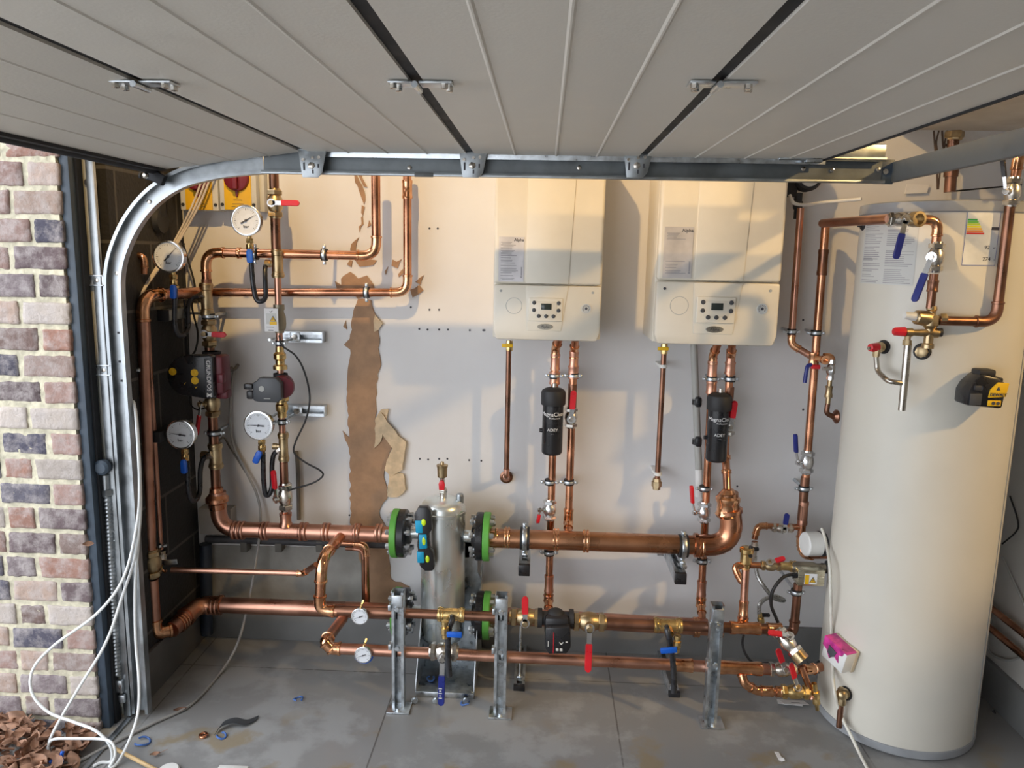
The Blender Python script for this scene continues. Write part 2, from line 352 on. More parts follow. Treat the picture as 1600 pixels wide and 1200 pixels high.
# ---------------------------------------------------------------- brick pier
def brick_mat():
    m = bpy.data.materials.new('stock_brick'); m.use_nodes = True; n = m.node_tree.nodes; l = m.node_tree.links; b = n['Principled BSDF']
    at = n.new('ShaderNodeAttribute'); at.attribute_name = 'tone'; t = n.new('ShaderNodeTexCoord')
    nz = n.new('ShaderNodeTexNoise'); nz.inputs['Scale'].default_value = 22; nz.inputs['Detail'].default_value = 8; nz.inputs['Roughness'].default_value = .7
    l.new(t.outputs['Object'], nz.inputs[0])
    cr = n.new('ShaderNodeValToRGB'); e = cr.color_ramp.elements; e[0].position = .42; e[0].color = (0, 0, 0, 1); e[1].position = .62; e[1].color = (1, 1, 1, 1); l.new(nz.outputs[0], cr.inputs[0])
    mx = n.new('ShaderNodeMix'); mx.data_type = 'RGBA'; mx.inputs[7].default_value = (.56, .51, .49, 1); l.new(at.outputs['Color'], mx.inputs[6])
    mm = n.new('ShaderNodeMath'); mm.operation = 'MULTIPLY'; mm.inputs[1].default_value = .55; l.new(cr.outputs[0], mm.inputs[0]); l.new(mm.outputs[0], mx.inputs[0])
    l.new(mx.outputs[2], b.inputs['Base Color']); b.inputs['Roughness'].default_value = .9
    n2 = n.new('ShaderNodeTexNoise'); n2.inputs['Scale'].default_value = 45; n2.inputs['Detail'].default_value = 10; n2.inputs['Roughness'].default_value = .7; l.new(t.outputs['Object'], n2.inputs[0])
    bp = n.new('ShaderNodeBump'); bp.inputs['Strength'].default_value = .75; bp.inputs['Distance'].default_value = .012; l.new(n2.outputs[0], bp.inputs['Height']); l.new(bp.outputs[0], b.inputs['Normal']); return m
MORT = mat('lime_mortar', (.60, .56, .42), .95, var=.22, scale=30, bump=.5, bscale=60)
YP = 2.43; XE = P(133, 800, D-YP).x
m = MB(); m.box(((XE-3.2)/2-.004, YP+.110, 1.2), (XE+3.2-.012, .22, 2.6)); pier = structure(m.done('wall_pier', MORT))
bm = bmesh.new(); lay = bm.loops.layers.float_color.new('tone')
CH = .0875; row = 0; z = -.05
tones = [(.17, .115, .10), (.115, .085, .088), (.065, .062, .085), (.30, .165, .125), (.33, .245, .20), (.21, .155, .135), (.085, .08, .10), (.40, .35, .31), (.26, .17, .145), (.155, .125, .13)]
while z < 2.3:
    x = XE; seq = [.178, .178, .110] if row % 2 else [.112, .178, .178]; i = row*3 % 2
    if row % 2 == 0: i = 0
    while x > -2.9:
        wd = seq[i % 3]*random.uniform(.93, 1.07); i += 1
        b2 = bmesh.new(); bmesh.ops.create_cube(b2, size=1)
        jj = random.uniform(-.002, .003)
        bmesh.ops.scale(b2, vec=(wd-.015, .05, CH-.016), verts=b2.verts)
        for v in b2.verts: v.co += Vector((random.uniform(-.003, .003), 0, random.uniform(-.0025, .0025)))
        bmesh.ops.bevel(b2, geom=list(b2.edges), offset=.0035, segments=1, affect='EDGES', profile=.5)
        bmesh.ops.subdivide_edges(b2, edges=[e for e in b2.edges if e.calc_length() > .03], cuts=7, use_grid_fill=True)
        sd = Vector((x*7, 0, z*9))
        for v in b2.verts: v.co += mnoise.noise_vector((v.co+sd)*48)*.0030+mnoise.noise_vector((v.co+sd)*130)*.0014
        c = Vector((x-wd/2+.006, YP+.0215-jj, z+CH/2)); mp = {v: bm.verts.new(v.co+c) for v in b2.verts}
        tn = random.choice(tones); g = random.uniform(1.1, 1.6)
        for f in b2.faces:
            nf = bm.faces.new([mp[v] for v in f.verts]); nf.smooth = True
            for lp in nf.loops: lp[lay] = (*[q*g for q in tn], 1)
        b2.free(); x -= wd
    z += CH; row += 1
me = bpy.data.meshes.new('bricks'); bm.to_mesh(me); bm.free(); me.materials.append(brick_mat())
o = bpy.data.objects.new('brick_courses', me); COL.objects.link(o); o.parent = pier
# ============================================================ DOOR, TRACK, FRAME
WT = .60                                         # track plane, distance from the back wall
def dz(px, py, w=WT): return P(px, py, w)
# frame post and jamb plate
t = T('door_frame_post', 'dark anthracite steel door frame post beside the brick pier', 'door frame', 158, 1135, .66)
m = t.mb(); a = PZ(171, 1143, 0.); top = 2.02
m = MB(); o = t.o; x0 = P(133, 650, D-2.455).x
m.box((x0-o.x, 2.465-o.y, 1.0-o.z), (.030, .05, 2.04), .002); m.done('post', FRM, t.e)
m = MB(); m.box((x0+.019-o.x, 2.485-o.y, 1.0-o.z), (.008, .03, 2.04)); m.done('rubber_gasket', SEAL, t.e)
t = T('jamb_plate', 'pale galvanised jamb angle with square holes between frame post and curved track', 'jamb plate', 200, 1120, .60)
o = t.o; m = MB(); jx0, jx1 = P(128, 600, .617).x, P(172, 600, .617).x; m.box(((jx0+jx1)/2-o.x, 2.513-o.y, 1.0-o.z), (jx1-jx0, .004, 1.98), .001); m.done('plate', JAMB, t.e)
m = MB(); m.box((jx1-.012-o.x, 2.505-o.y, 1.0-o.z), (.028, .014, 1.98), .004); m.done('raised_rib', GALD, t.e)
m = MB()
for px, py in ((138, 292), (148, 292), (140, 317), (150, 317), (145, 376), (154, 376), (187, 867), (187, 876), (187, 885), (180, 785), (181, 793)):
    p = P(px, py, .622)-o; m.box(p, (.008, .004, .008))
p = P(137, 285, .622)-o; m.spin(p, (0, -1, 0), [(0, .011), (.003, .011)], 14); m.done('hole', INK, t.e)
for i, (px, py, ww) in enumerate(((146, 438, 34), (157, 578, 34), (166, 836, 30))):
    b = T('jamb_bracket', ['slotted steel bracket on the jamb plate beside the upper track joint', 'slotted steel bracket on the jamb plate at mid height', 'lowest slotted steel bracket on the jamb plate behind the spring'][i], 'bracket', px, py, .625, 'slotted brackets on the jamb plate')
    m = b.mb(); m.box((0, 0, 0), (ww, 2, 18), 1.); m.box((0, -2, 7.5), (ww, 4, 2), .5); m.box((0, -2, -7.5), (ww, 4, 2), .5); m.done('plate', GAL, b.e)
    m = b.mb(); m.spin((-9, -1, 0), (0, -1, 0), [(0, 4), (3, 4), (3.5, 2)], 6); m.spin((7, -1, 0), (0, -1, 0), [(0, 3.4), (3, 3.4), (3.5, 2)], 6); m.done('bolt', NIK, b.e)
# spring and anchor at the foot
t = T('spring_assembly', 'grey coiled tension spring with dark pulley knob hanging behind the vertical track', 'spring', 164, 728, .64)
m = t.mb(); m.spin((0, -6, 0), (0, -1, 0), [(-6, 8), (-3, 12), (5, 12), (8, 8), (8, 0)], 20); m.done('pulley', FRM, t.e)
pts = [t.L(165, 742, .635), t.L(167, 775, .635)]; m = t.mb(); m.tube(pts, 6); m.spin(t.L(167, 764, .635), (0, 0, -1), [(0, 9), (10, 9)], 6); m.done('ferrule', GALD, t.e)
a, b = t.L(168, 775, .635), t.L(184, 1055, .635); prof = []; L = (b-a).length; k = int(L/3.2)
for i in range(k+1): prof += [(L*i/k, 5.2 if i % 2 else 6.6)]
m = t.mb(); m.spin(a, b-a, prof, 12); m.done('coil', GALD, t.e)
m = t.mb(); m.prism([(p.x, p.z) for p in [t.L(186, 1015, .62), t.L(192, 1015, .62), t.L(200, 1100, .62), t.L(180, 1108, .62), t.L(178, 1062, .62)]], t.L(186, 1015, .62).y-2, t.L(186, 1015, .62).y, .4); m.done('anchor_strip', JAMB, t.e)
m = t.mb(); q = t.L(187, 1072, .64); m.box(q, (13, 8, 22), 2); m.box(q+Vector((3, 0, -22)), (11, 6, 14), 2); m.done('anchor_block', GAL, t.e)
t = T('door_threshold', 'thin grey metal threshold strip along the edge of the tiled floor', 'threshold strip', 230, 1131, .5, at=(-1.47, 2.4, 0))
m = MB(); m.box((.0, -.35, .004), (.02, 1.5, .008), .002); m.done('strip', GALD, t.e)

# the track : one C channel swept up the jamb and along the wall
def cband(m, path, prof, y_at, n2=None):
    """sweep an open profile [(offset across, y)] along a path in the XZ plane"""
    rings = []
    for i, p in enumerate(path):
        a = path[max(0, i-1)]; b = path[min(len(path)-1, i+1)]; tt = Vector((b[0]-a[0], 0, b[1]-a[1])).normalized(); nn = Vector((-tt.z, 0, tt.x))
        rings.append([m._v(Vector((p[0], y_at, p[1]))+nn*q+Vector((0, yy, 0))) for q, yy in prof])
    k = len(prof)
    for r0, r1 in zip(rings, rings[1:]):
        for j in range(k):
            m.bm.faces.new((r0[j], r0[(j+1) % k], r1[(j+1) % k], r1[j]))
    m.bm.faces.new(rings[0]); m.bm.faces.new(rings[-1])
def chan(hw, dp, lip, th, sgn=1):
    return [(-hw, 0), (hw, 0), (hw, -dp), (hw-lip, -dp), (hw-lip, -dp+th), (hw-th, -dp+th), (hw-th, -th), (-hw+th, -th), (-hw+th, -dp+th), (-hw+lip, -dp+th), (-hw+lip, -dp), (-hw, -dp)]
def arc_path(keys, n=8): q = smooth_pts([(*k, 0) for k in keys], n); return [(v.x, v.y) for v in q]
yt = D-WT
def XZ(px, py, w=WT): p = P(px, py, w); return (p.x, p.z)
VX = P(205, 800, WT).x
keys = [XZ(180, 470), XZ(184, 420), XZ(196, 378), XZ(216, 340), XZ(246, 306), XZ(288, 280), XZ(340, 266), XZ(385, 260)]
t = T('door_track', 'galvanised sectional door track curving from the jamb post to run along the wall', 'door track', 215, 1128, WT)
o = t.o
path = [(VX, .02), (VX, 1.0)]+[(x, z) for x, z in arc_path([(VX, 1.25)]+[(max(x, VX), z) for x, z in keys[0:]]+[XZ(412, 258)])]
path = [(x-o.x, z-o.z) for x, z in path]
m = MB(); cband(m, path, chan(.030, .030, .011, .003), 0); m.done('curved_rail', GALD, t.e)
hp = [XZ(405, 259), XZ(475, 257), XZ(740, 257), XZ(1000, 260), XZ(1376, 265)]; zh = P(900, 261, WT).z
hp = [(P(413, 259, WT).x-o.x, zh-o.z), (P(1377, 265, WT).x-o.x, zh-o.z)]
m = MB(); cband(m, hp, chan(.037, .034, .010, .003), 0); m.done('horizontal_rail', mat('rail_recess_shade', (.20, .22, .23), .45, .9, var=.2, scale=10), t.e)  # recess shade put into the darker rail colour
for zz in (.0345, -.0345):
    m = MB(); m.box(((hp[0][0]+hp[1][0])/2, -.0352, hp[0][1]+zz), (hp[1][0]-hp[0][0], .003, .008), .001); m.done('rail_lip', GALD, t.e)
for px, py in ((183, 427), (233, 315), (640, 262), (905, 262), (1255, 264), (1300, 266), (1372, 265)):
    m = MB(); m.spin(P(px, py, WT+.004)-o, (0, -1, 0), [(0, .007), (.003, .007), (.004, .004)], 10); m.done('bolt', NIK, t.e)
m = MB()
for px, py in ((227, 304), (187, 565), (190, 595), (185, 520)): m.box(P(px, py, WT+.0035)-o, (.007, .002, .007))
m.done('slot', INK, t.e)
p0 = P(1225, 246, WT); p1 = P(1377, 248, WT)
m = MB(); m.box(((p0.x+p1.x)/2-o.x, -.028, zh+.058-o.z), (p1.x-p0.x, .003, .04), .001); m.box(((p0.x+p1.x)/2-o.x, -.014, zh+.078-o.z), (p1.x-p0.x, .03, .003)); m.done('splice_angle', GALD, t.e)
m = MB(); m.box((P(665, 274, WT).x-o.x, -.036, zh-.035-o.z), (.06, .004, .014), .001); m.done('joint_clip', mat('dull_grey', (.12, .13, .13), .5), t.e)
# wall standoff brackets of the track, back to the wall
for i, px in enumerate((1300,)):
    pass
# ---- the door itself
ZD = P(740, 241, WT+.04).z; YF = D-WT-.040
gx = [P(475, 240, WT+.05).x, P(735, 240, WT+.05).x, P(1005, 241, WT+.05).x]
xr = P(1288, 243, WT+.05).x; xl = P(246, 262, WT+.05).x; zl = P(240, 265, WT+.05).z
door = T('sectional_garage_door', 'open white sectional garage door overhead with black seals between its panels', 'garage door', 740, 240, WT, at=((gx[0]+gx[2])/2, YF, ZD))
o = door.o; gap = .013; YN = -1.2
for i in range(4):
    a = [xl, gx[0]+gap, gx[1]+gap, gx[2]+gap][i]; b = [gx[0]-gap, gx[1]-gap, gx[2]-gap, xr][i]
    za, zb = (zl, ZD) if i == 0 else (ZD, ZD)
    # underside outline with shallow grooves
    pts = []; n = [(.28, .48, .76)] and (4 if i else 3)
    gr = [[.28, .52, .78], [.25, .50, .75], [.25, .50, .75], [.28, .56, .80]][i]
    xs = [0]
    pts.append((a, za))
    for g in gr:
        x = a+(b-a)*g; z = za+(zb-za)*g
        pts += [(x-.005, z), (x-.0015, z-.0022), (x+.0015, z-.0022), (x+.005, z)]
    pts.append((b, zb)); pts.append((b, zb+.042)); pts.append((a, za+.042))
    m = MB(); m.prism([(x-o.x, z-o.z) for x, z in pts], YN-o.y, 0); m.done('panel', DOOR, door.e, ang=20)
for x in gx:
    m = MB(); m.box((x-o.x, (YN-YF)/2, .016), (.028, YF-YN, .02)); m.done('panel_seal', SEAL, door.e)
m = MB(); m.tube([(xl-.012-o.x, YN-o.y, zl+.006-o.z), (xl-.012-o.x, 0, zl+.006-o.z)], .020, 12)
m.box((xl+.0-o.x, (YN-YF)/2, zl+.02-o.z), (.05, YF-YN, .05)); m.done('bottom_seal', SEAL, door.e)
m = MB(); m.box(((gx[0]+xr)/2-o.x, .004, .010), (xr-gx[0]+.02, .004, .05), .001); m.done('edge_trim', GAL, door.e)
m = MB(); m.box((xr+.002-o.x, (YN-YF)/2, .018), (.006, YF-YN, .046)); m.done('top_seal', SEAL, door.e)
hy = [P(217, 127, 0), P(657, 128, 0), P(1117, 128, 0)]
for x, (px, py) in zip(gx, ((217, 127), (657, 128), (1117, 128))):
    q = PZ(px, py, ZD); y = q.y-YF
    m = MB(); m.box((x-o.x-.028, y, -.004), (.045, .045, .004), .001); m.box((x-o.x+.036, y, -.004), (.06, .045, .004), .001)
    m.tube([(x-o.x, y-.03, -.010), (x-o.x, y+.03, -.010)], .006, 10); h = m.done('hinge', GAL, door.e)
    for dx, dy in ((-.042, -.012), (-.036, .012), (.052, -.012), (.058, .012)):
        m = MB(); m.spin((x-o.x+dx, y+dy, -.006), (0, 0, -1), [(0, .007), (.008, .007), (.009, .005)], 6); m.done('bolt', NIK, h)
# roller plates hanging in front of the track at every section joint
for i, x in enumerate(gx):
    px = (487, 738, 995)[i]; c = P(px, 256, WT+.055)
    m = MB(); w_ = .042; h_ = .042
    m.prism([(c.x-w_-o.x, c.z+h_-o.z), (c.x+w_+.006-o.x, c.z+h_-o.z), (c.x+w_-.008-o.x, c.z-h_+.016-o.z), (c.x+w_-.022-o.x, c.z-h_-o.z), (c.x-w_+.012-o.x, c.z-h_-o.z)], c.y-o.y-.002, c.y-o.y+.002, .0008)
    m.box((c.x-o.x, c.y-o.y-.012, c.z+h_-o.z), (.10, .028, .003), .0008)
    m.box((c.x-w_+.013-o.x, c.y-o.y+.014, c.z-o.z), (.003, .03, .07)); r = m.done('roller_bracket', GALD, door.e)
    m = MB(); m.spin((c.x-o.x, c.y-o.y-.002, c.z-.006-o.z), (0, -1, 0), [(0, .011), (.006, .011), (.008, .007), (.008, 0)], 6)
    for dx, dz_ in ((-.026, .012), (.004, .018), (.024, .02)): m.spin((c.x+dx-o.x, c.y-o.y-.002, c.z+dz_-o.z), (0, -1, 0), [(0, .005), (.003, .005)], 8)
    m.done('bolt', NIK, r)
    m = MB()
    for dx, dz_ in ((-.024, -.014), (-.024, -.002), (.022, -.006), (.004, -.024)): m.box((c.x+dx-o.x, c.y-o.y-.0025, c.z+dz_-o.z), (.005, .002, .012))
    m.done('slot', INK, r)
c = P(228, 276, WT+.05)
m = MB(); m.spin(P(222, 274, WT+.05)-o, (-1, 0, .3), [(-.05, .008), (.0, .008), (.0, .012), (.006, .012)], 12); m.box(P(244, 276, WT+.05)-o, (.06, .025, .035), .004, rot=(0, .45, 0)); m.done('bottom_roller_bracket', SEAL, door.e)
m = MB(); m.spin(P(228, 274, WT+.09)-o, (0, -1, 0), [(0, .010), (.008, .010), (.012, .005)], 12); m.done('roller', NIK, door.e)
c = P(1245, 248, WT+.06); m = MB(); m.box(c-o, (.11, .02, .008), .002); m.box(c-o+Vector((.05, 0, -.006)), (.05, .026, .01), .002); m.done('top_roller_carrier', GAL, door.e)
# cross beam between the tracks at their far end
a = P(1376, 262, WT-.01); b = PXX(1600, 218, a.x+.012) if False else None
t = T('cross_beam', 'blue grey square steel beam joining the end of the door track', 'beam', 1380, 262, WT, at=(a.x+.03, a.y, zh))
m = MB(); m.box((.012, -1.0, 0), (.02, 2.1, .062), .003); m.done('tube', BEAM, t.e)
m = MB(); m.box((-.022, -.008, 0), (.06, .004, .075), .001); m.done('end_plate', FRM, t.e)
m = MB(); m.spin((-.02, -.01, 0), (0, -1, 0), [(0, .009), (.007, .009)], 6); m.done('bolt', NIK, t.e)
# ============================================================ PLUMBING KIT
def snap(ps):
    for _ in range(2):
        for i in range(len(ps)-1):
            a, b = ps[i], ps[i+1]; d = b-a
            if abs(d.z) > .08 and abs(d.x) < .022 and abs(d.y) < .004: x = (a.x+b.x)/2; a.x = b.x = x
            if abs(d.x) > .08 and abs(d.z) < .016 and abs(d.y) < .004: z = (a.z+b.z)/2; a.z = b.z = z
    return ps
def pipe(name, label, cat, pts, dia, mt=COP, emat=None, bend=None, elbows=None, sleeves=(), group=None, emax=None, straight=None, sl=1.22, capends=False):
    """copper run through photo points (px, py, w); dia in px; elbow children at corners; sleeves=(i, t, length px, scale, mat)"""
    P0 = [P(*p) for p in pts]
    if straight is None: P0 = snap(P0)
    t = T(name, label, cat, 0, 0, 0, group, at=P0[0]); u = t.u; r = dia/2; L = [(p-P0[0])/u for p in P0]
    bend = bend or dia*1.35
    path, arcs = fillet(L, bend)
    # scale radius by local depth so the real pipe keeps one size
    m = t.mb(); m.tube(path, r); m.done('pipe', mt, t.e)
    emat = emat or COPB
    for i, (arc, ua, vb) in enumerate(arcs):
        if elbows is not None and i not in elbows: continue
        e0 = arc[0]+ua*(-0); full = [arc[0]+ua*r*1.0]+arc+[arc[-1]+vb*r*1.0]
        m = t.mb(); m.tube(full, r*1.12, 16)
        for q, d in ((full[0], ua), (full[-1], vb)): m.spin(q-d*r*.25, d, [(0, r*1.10), (r*.1, r*1.26), (r*.45, r*1.26), (r*.55, r*1.02)], 18)
        m.done('elbow', emat, t.e)
    for s in sleeves:
        i, f, ln = s[:3]; k = s[3] if len(s) > 3 else 1.14; mm = s[4] if len(s) > 4 else emat
        a, b = L[i], L[i+1]; ax = (b-a).normalized(); c = a.lerp(b, f)-ax*ln/2
        m = t.mb(); m.spin(c, ax, [(0, r*1.01), (0, r*k*1.06), (ln*.12, r*k*1.08), (ln*.2, r*k), (ln*.8, r*k), (ln*.88, r*k*1.08), (ln, r*k*1.06), (ln, r*1.01)], 20)
        m.done('sleeve', mm, t.e)
    t.r = r; t.pts = L
    return t
AX = {'v': Vector((0, 0, 1)), 'h': Vector((1, 0, 0)), 'd': Vector((0, 1, 0))}
def clamp(label, px, py, w, ax, dia, group='two-bolt pipe clamps', rod=True, ear=None, wall=0.):
    """rubber lined two bolt clamp round a pipe, on a rod from the wall"""
    t = T('pipe_clamp', label, 'pipe clamp', px, py, w, group); A = AX[ax]; r = dia/2
    side = Vector((1, 0, 0)) if ax == 'v' else Vector((0, 0, 1)); B = Vector((0, -1, 0)); h = max(3.5, dia*.20)
    m = t.mb(); m.spin(-A*h*1.25, A, [(0, r*1.02), (0, r*1.24), (h*2.5, r*1.24), (h*2.5, r*1.02)], 20); m.done('rubber_lining', RUB, t.e)
    m = t.mb(); m.spin(-A*h*.6, A, [(0, r*1.1), (0, r*1.32), (h*.25, r*1.36), (h*.95, r*1.36), (h*1.2, r*1.32), (h*1.2, r*1.1)], 20); m.done('band', GAL, t.e)
    for sg in (-1, 1):
        c = side*sg*(r*1.30+2.4)
        sz = Vector((7, 4, h*1.3)) if ax == 'v' else Vector((h*1.3, 4, 7))
        m = t.mb(); m.box(c, sz, 1.0); ee = m.done('ear', GAL, t.e)
        m = t.mb(); m.spin(c-B*6, B, [(0, 0), (0, 1.2), (8, 1.2), (8, 2.3), (10.5, 2.3), (11, 1.5)], 6); m.done('bolt', GAL, ee)
    if rod:
        b = (w-wall)/t.u
        m = t.mb(); m.cyl((0, r*1.2, 0), (0, b, 0), 2.6, seg=8); m.done('rod', GAL, t.e)
    return t
def hexp(a, ln, r): return [(a, 0), (a, r*.92), (a+ln*.12, r), (a+ln*.88, r), (a+ln, r*.92), (a+ln, 0)]
def valve(label, px, py, w, ax, dia, hdir, hlen, hmat, bmat=NIK, ln=None, out=(0, -1, 0), group='lever ball valves', hw=None, hmid=.0, cat='valve', tilt=0.):
    """union ball valve: ax along the pipe, hdir lever direction (x, z) or 3D vector, out stem direction"""
    t = T('ball_valve', label, cat, px, py, w, group); A = (AX[ax] if isinstance(ax, str) else Vector(ax)).normalized(); r = dia/2; ln = ln or dia*2.6
    m = t.mb(); m.spin(-A*ln*.36, A, [(0, 0), (0, r*1.05), (ln*.10, r*1.15), (ln*.20, r*1.5), (ln*.36, r*1.62), (ln*.52, r*1.5), (ln*.62, r*1.15), (ln*.72, r*1.05), (ln*.72, 0)], 22); m.done('body', bmat, t.e)
    for sg in (-1, 1):
        m = t.mb(); m.spin(A*sg*ln*.28, A*sg, hexp(0, ln*.16, r*1.62)+[], 6); m.spin(A*sg*ln*.44, A*sg, [(0, 0), (0, r*1.2), (ln*.06, r*1.12), (ln*.06, 0)], 18); m.done('union_nut', bmat, t.e)
    O = Vector(out).normalized(); k = r*1.5+dia*.45
    m = t.mb(); m.spin(O*r*1.1, O, [(0, 0), (0, r*.75), (dia*.3, r*.7), (dia*.3, r*.4), (k-r*1.1+1.5, r*.4), (k-r*1.1+1.5, 0)], 14); m.spin(O*(k+1.2), O, hexp(0, dia*.2, r*.55), 6); m.done('stem', bmat, t.e)
    hd = Vector((hdir[0], 0, hdir[1])) if len(hdir) == 2 else Vector(hdir); hd.normalize(); S = O.cross(hd).normalized(); hw = hw or max(5.5, dia*.42)
    st = O*k; th = 1.6
    def bar(mb, s0, s1, wd, o0, o1, thk):
        a = st+hd*s0+O*o0; b = st+hd*s1+O*o1; d = (b-a).normalized(); nO = S.cross(d).normalized()
        q = [mb._v(p+S*x*wd/2+nO*y*thk/2) for p in (a, b) for x, y in ((-1, -1), (1, -1), (1, 1), (-1, 1))]
        for f in ((0, 1, 2, 3), (4, 5, 6, 7), (0, 1, 5, 4), (1, 2, 6, 5), (2, 3, 7, 6), (3, 0, 4, 7)): mb.bm.faces.new([q[i] for i in f])
    off = tilt
    m = t.mb(); m.spin(st-O*th/2, O, [(0, 0), (0, hw*.72), (th, hw*.72), (th, 0)], 14); bar(m, 0, hlen*.38, hw*.72, 0, off, th); lv = m.done('lever', CHR, t.e)
    m = t.mb(); a = st+hd*hlen*.36+O*off; b = st+hd*(hlen-hw/2)+O*off; n = 8; pts = []
    m.box((0, 0, 0), (.01, .01, .01)); m.bm.clear()
    # rounded grip as a stadium prism
    out_ = [(0, -hw/2), (0, hw/2)]; Lg = (b-a).length
    out_ = [(0, hw*.42), (2.5, hw/2)]+[(Lg+math.sin(i*math.pi/8)*hw/2, math.cos(i*math.pi/8)*hw/2) for i in range(9)]+[(2.5, -hw/2), (0, -hw*.42)]
    for z0, z1, g in ((-2.3, 2.3, 1.), ):
        v0 = [m._v(a+hd*x+S*y*.84+O*z0) for x, y in out_]; va = [m._v(a+hd*x+S*y+O*(z0+1)) for x, y in out_]; vb = [m._v(a+hd*x+S*y+O*(z1-1)) for x, y in out_]; v1 = [m._v(a+hd*x+S*y*.84+O*z1) for x, y in out_]
        m.bm.faces.new(v0[::-1]); m.bm.faces.new(v1)
        for A_, B_ in ((v0, va), (va, vb), (vb, v1)):
            for i in range(len(A_)):
                j = (i+1) % len(A_); m.bm.faces.new((A_[i], A_[j], B_[j], B_[i]))
    m.done('handle_grip', hmat, lv)
    return t
def fitting(name, label, cat, px, py, w, ax, prof, mt, seg=20, group=None, branch=None, parts=None):
    t = T(name, label, cat, px, py, w, group); A = AX[ax] if isinstance(ax, str) else Vector(ax).normalized()
    m = t.mb(); m.spin((0, 0, 0), A, prof, seg)
    if branch: m.spin((0, 0, 0), branch[0], branch[1], seg)
    m.done('body', mt, t.e); return t
def tee(label, px, py, w, ax, dia, ln, branch=None, mt=BRZ, bl=None, group='bronze tee fittings'):
    r = dia/2; t = T('tee_fitting', label, 'pipe tee', px, py, w, group); A = AX[ax]
    m = t.mb(); m.spin(-A*ln/2, A, [(0, r), (0, r*1.3), (ln*.2, r*1.34), (ln*.22, r*1.18), (ln*.78, r*1.18), (ln*.8, r*1.34), (ln, r*1.3), (ln, r)], 22)
    m.done('body', mt, t.e)
    if branch:
        B = Vector(branch).normalized(); bl = bl or dia*1.1
        m = t.mb(); m.spin(B*r*.6, B, [(0, r*.8), (bl*.5, r*.72), (bl*.5, r*.85), (bl, r*.85), (bl, 0)], 8); m.done('branch_boss', mt, t.e)
    for sg in (-1, 1):
        m = t.mb(); m.spin(A*sg*ln*.36, A*sg, [(0, r*1.2), (0, r*1.4), (ln*.05, r*1.46), (ln*.1, r*1.4), (ln*.13, r*1.1)], 22); m.done('bead', mt, t.e)
    return t
def dial_face(t, r, c, needle, kind, N, zmax=270):
    """case, bezel, dial with ticks, needle. c centre, facing N (−y)"""
    m = t.mb(); m.spin(c, (0, -1, 0), [(0, 0), (0, r*.86), (1.5, r*.92), (r*.55, r*.92), (r*.55, 0)], 36); cs = m.done('case', CHR, t.e)
    m = t.mb(); m.spin(c+Vector((0, -r*.50, 0)), (0, -1, 0), [(0, r*.92), (0, r), (r*.14, r), (r*.16, r*.96), (r*.16, r*.88), (r*.08, r*.86), (r*.08, r*.8)], 36); m.done('bezel', CHR, t.e)
    y = c.y-r*.585
    m = t.mb(); m.spin(Vector((c.x, y, c.z)), (0, -1, 0), [(0, 0), (0, r*.87), (.5, r*.87), (.5, 0)], 36); d = m.done('dial', GLS, t.e, label='pale round dial face')
    m = t.mb(); y -= .8
    for i in range(0, 31):
        a = math.radians(225-i*9); l0 = r*(.70 if i % 5 else .64); l1 = r*.78; wd = .35 if i % 5 else .7
        p = Vector((math.cos(a), 0, math.sin(a))); q = Vector((-math.sin(a), 0, math.cos(a)))
        C = Vector((c.x, y, c.z)); m.poly([C+p*l0-q*wd/2, C+p*l1-q*wd/2, C+p*l1+q*wd/2, C+p*l0+q*wd/2])
    m.done('scale_ticks', INK, d)
    a = math.radians(needle); p = Vector((math.cos(a), 0, math.sin(a))); q = Vector((-math.sin(a), 0, math.cos(a))); C = Vector((c.x, y-.8, c.z))
    m = t.mb(); m.prism([((C-p*r*.38+q*r*.05).x, (C-p*r*.38+q*r*.05).z), ((C-p*r*.38-q*r*.05).x, (C-p*r*.38-q*r*.05).z), ((C+p*r*.72).x, (C+p*r*.72).z)], C.y, C.y-.5)
    m.spin(C, (0, -1, 0), [(0, 0), (0, r*.08), (1.4, r*.07), (1.4, 0)], 12); m.done('needle', INK, t.e)
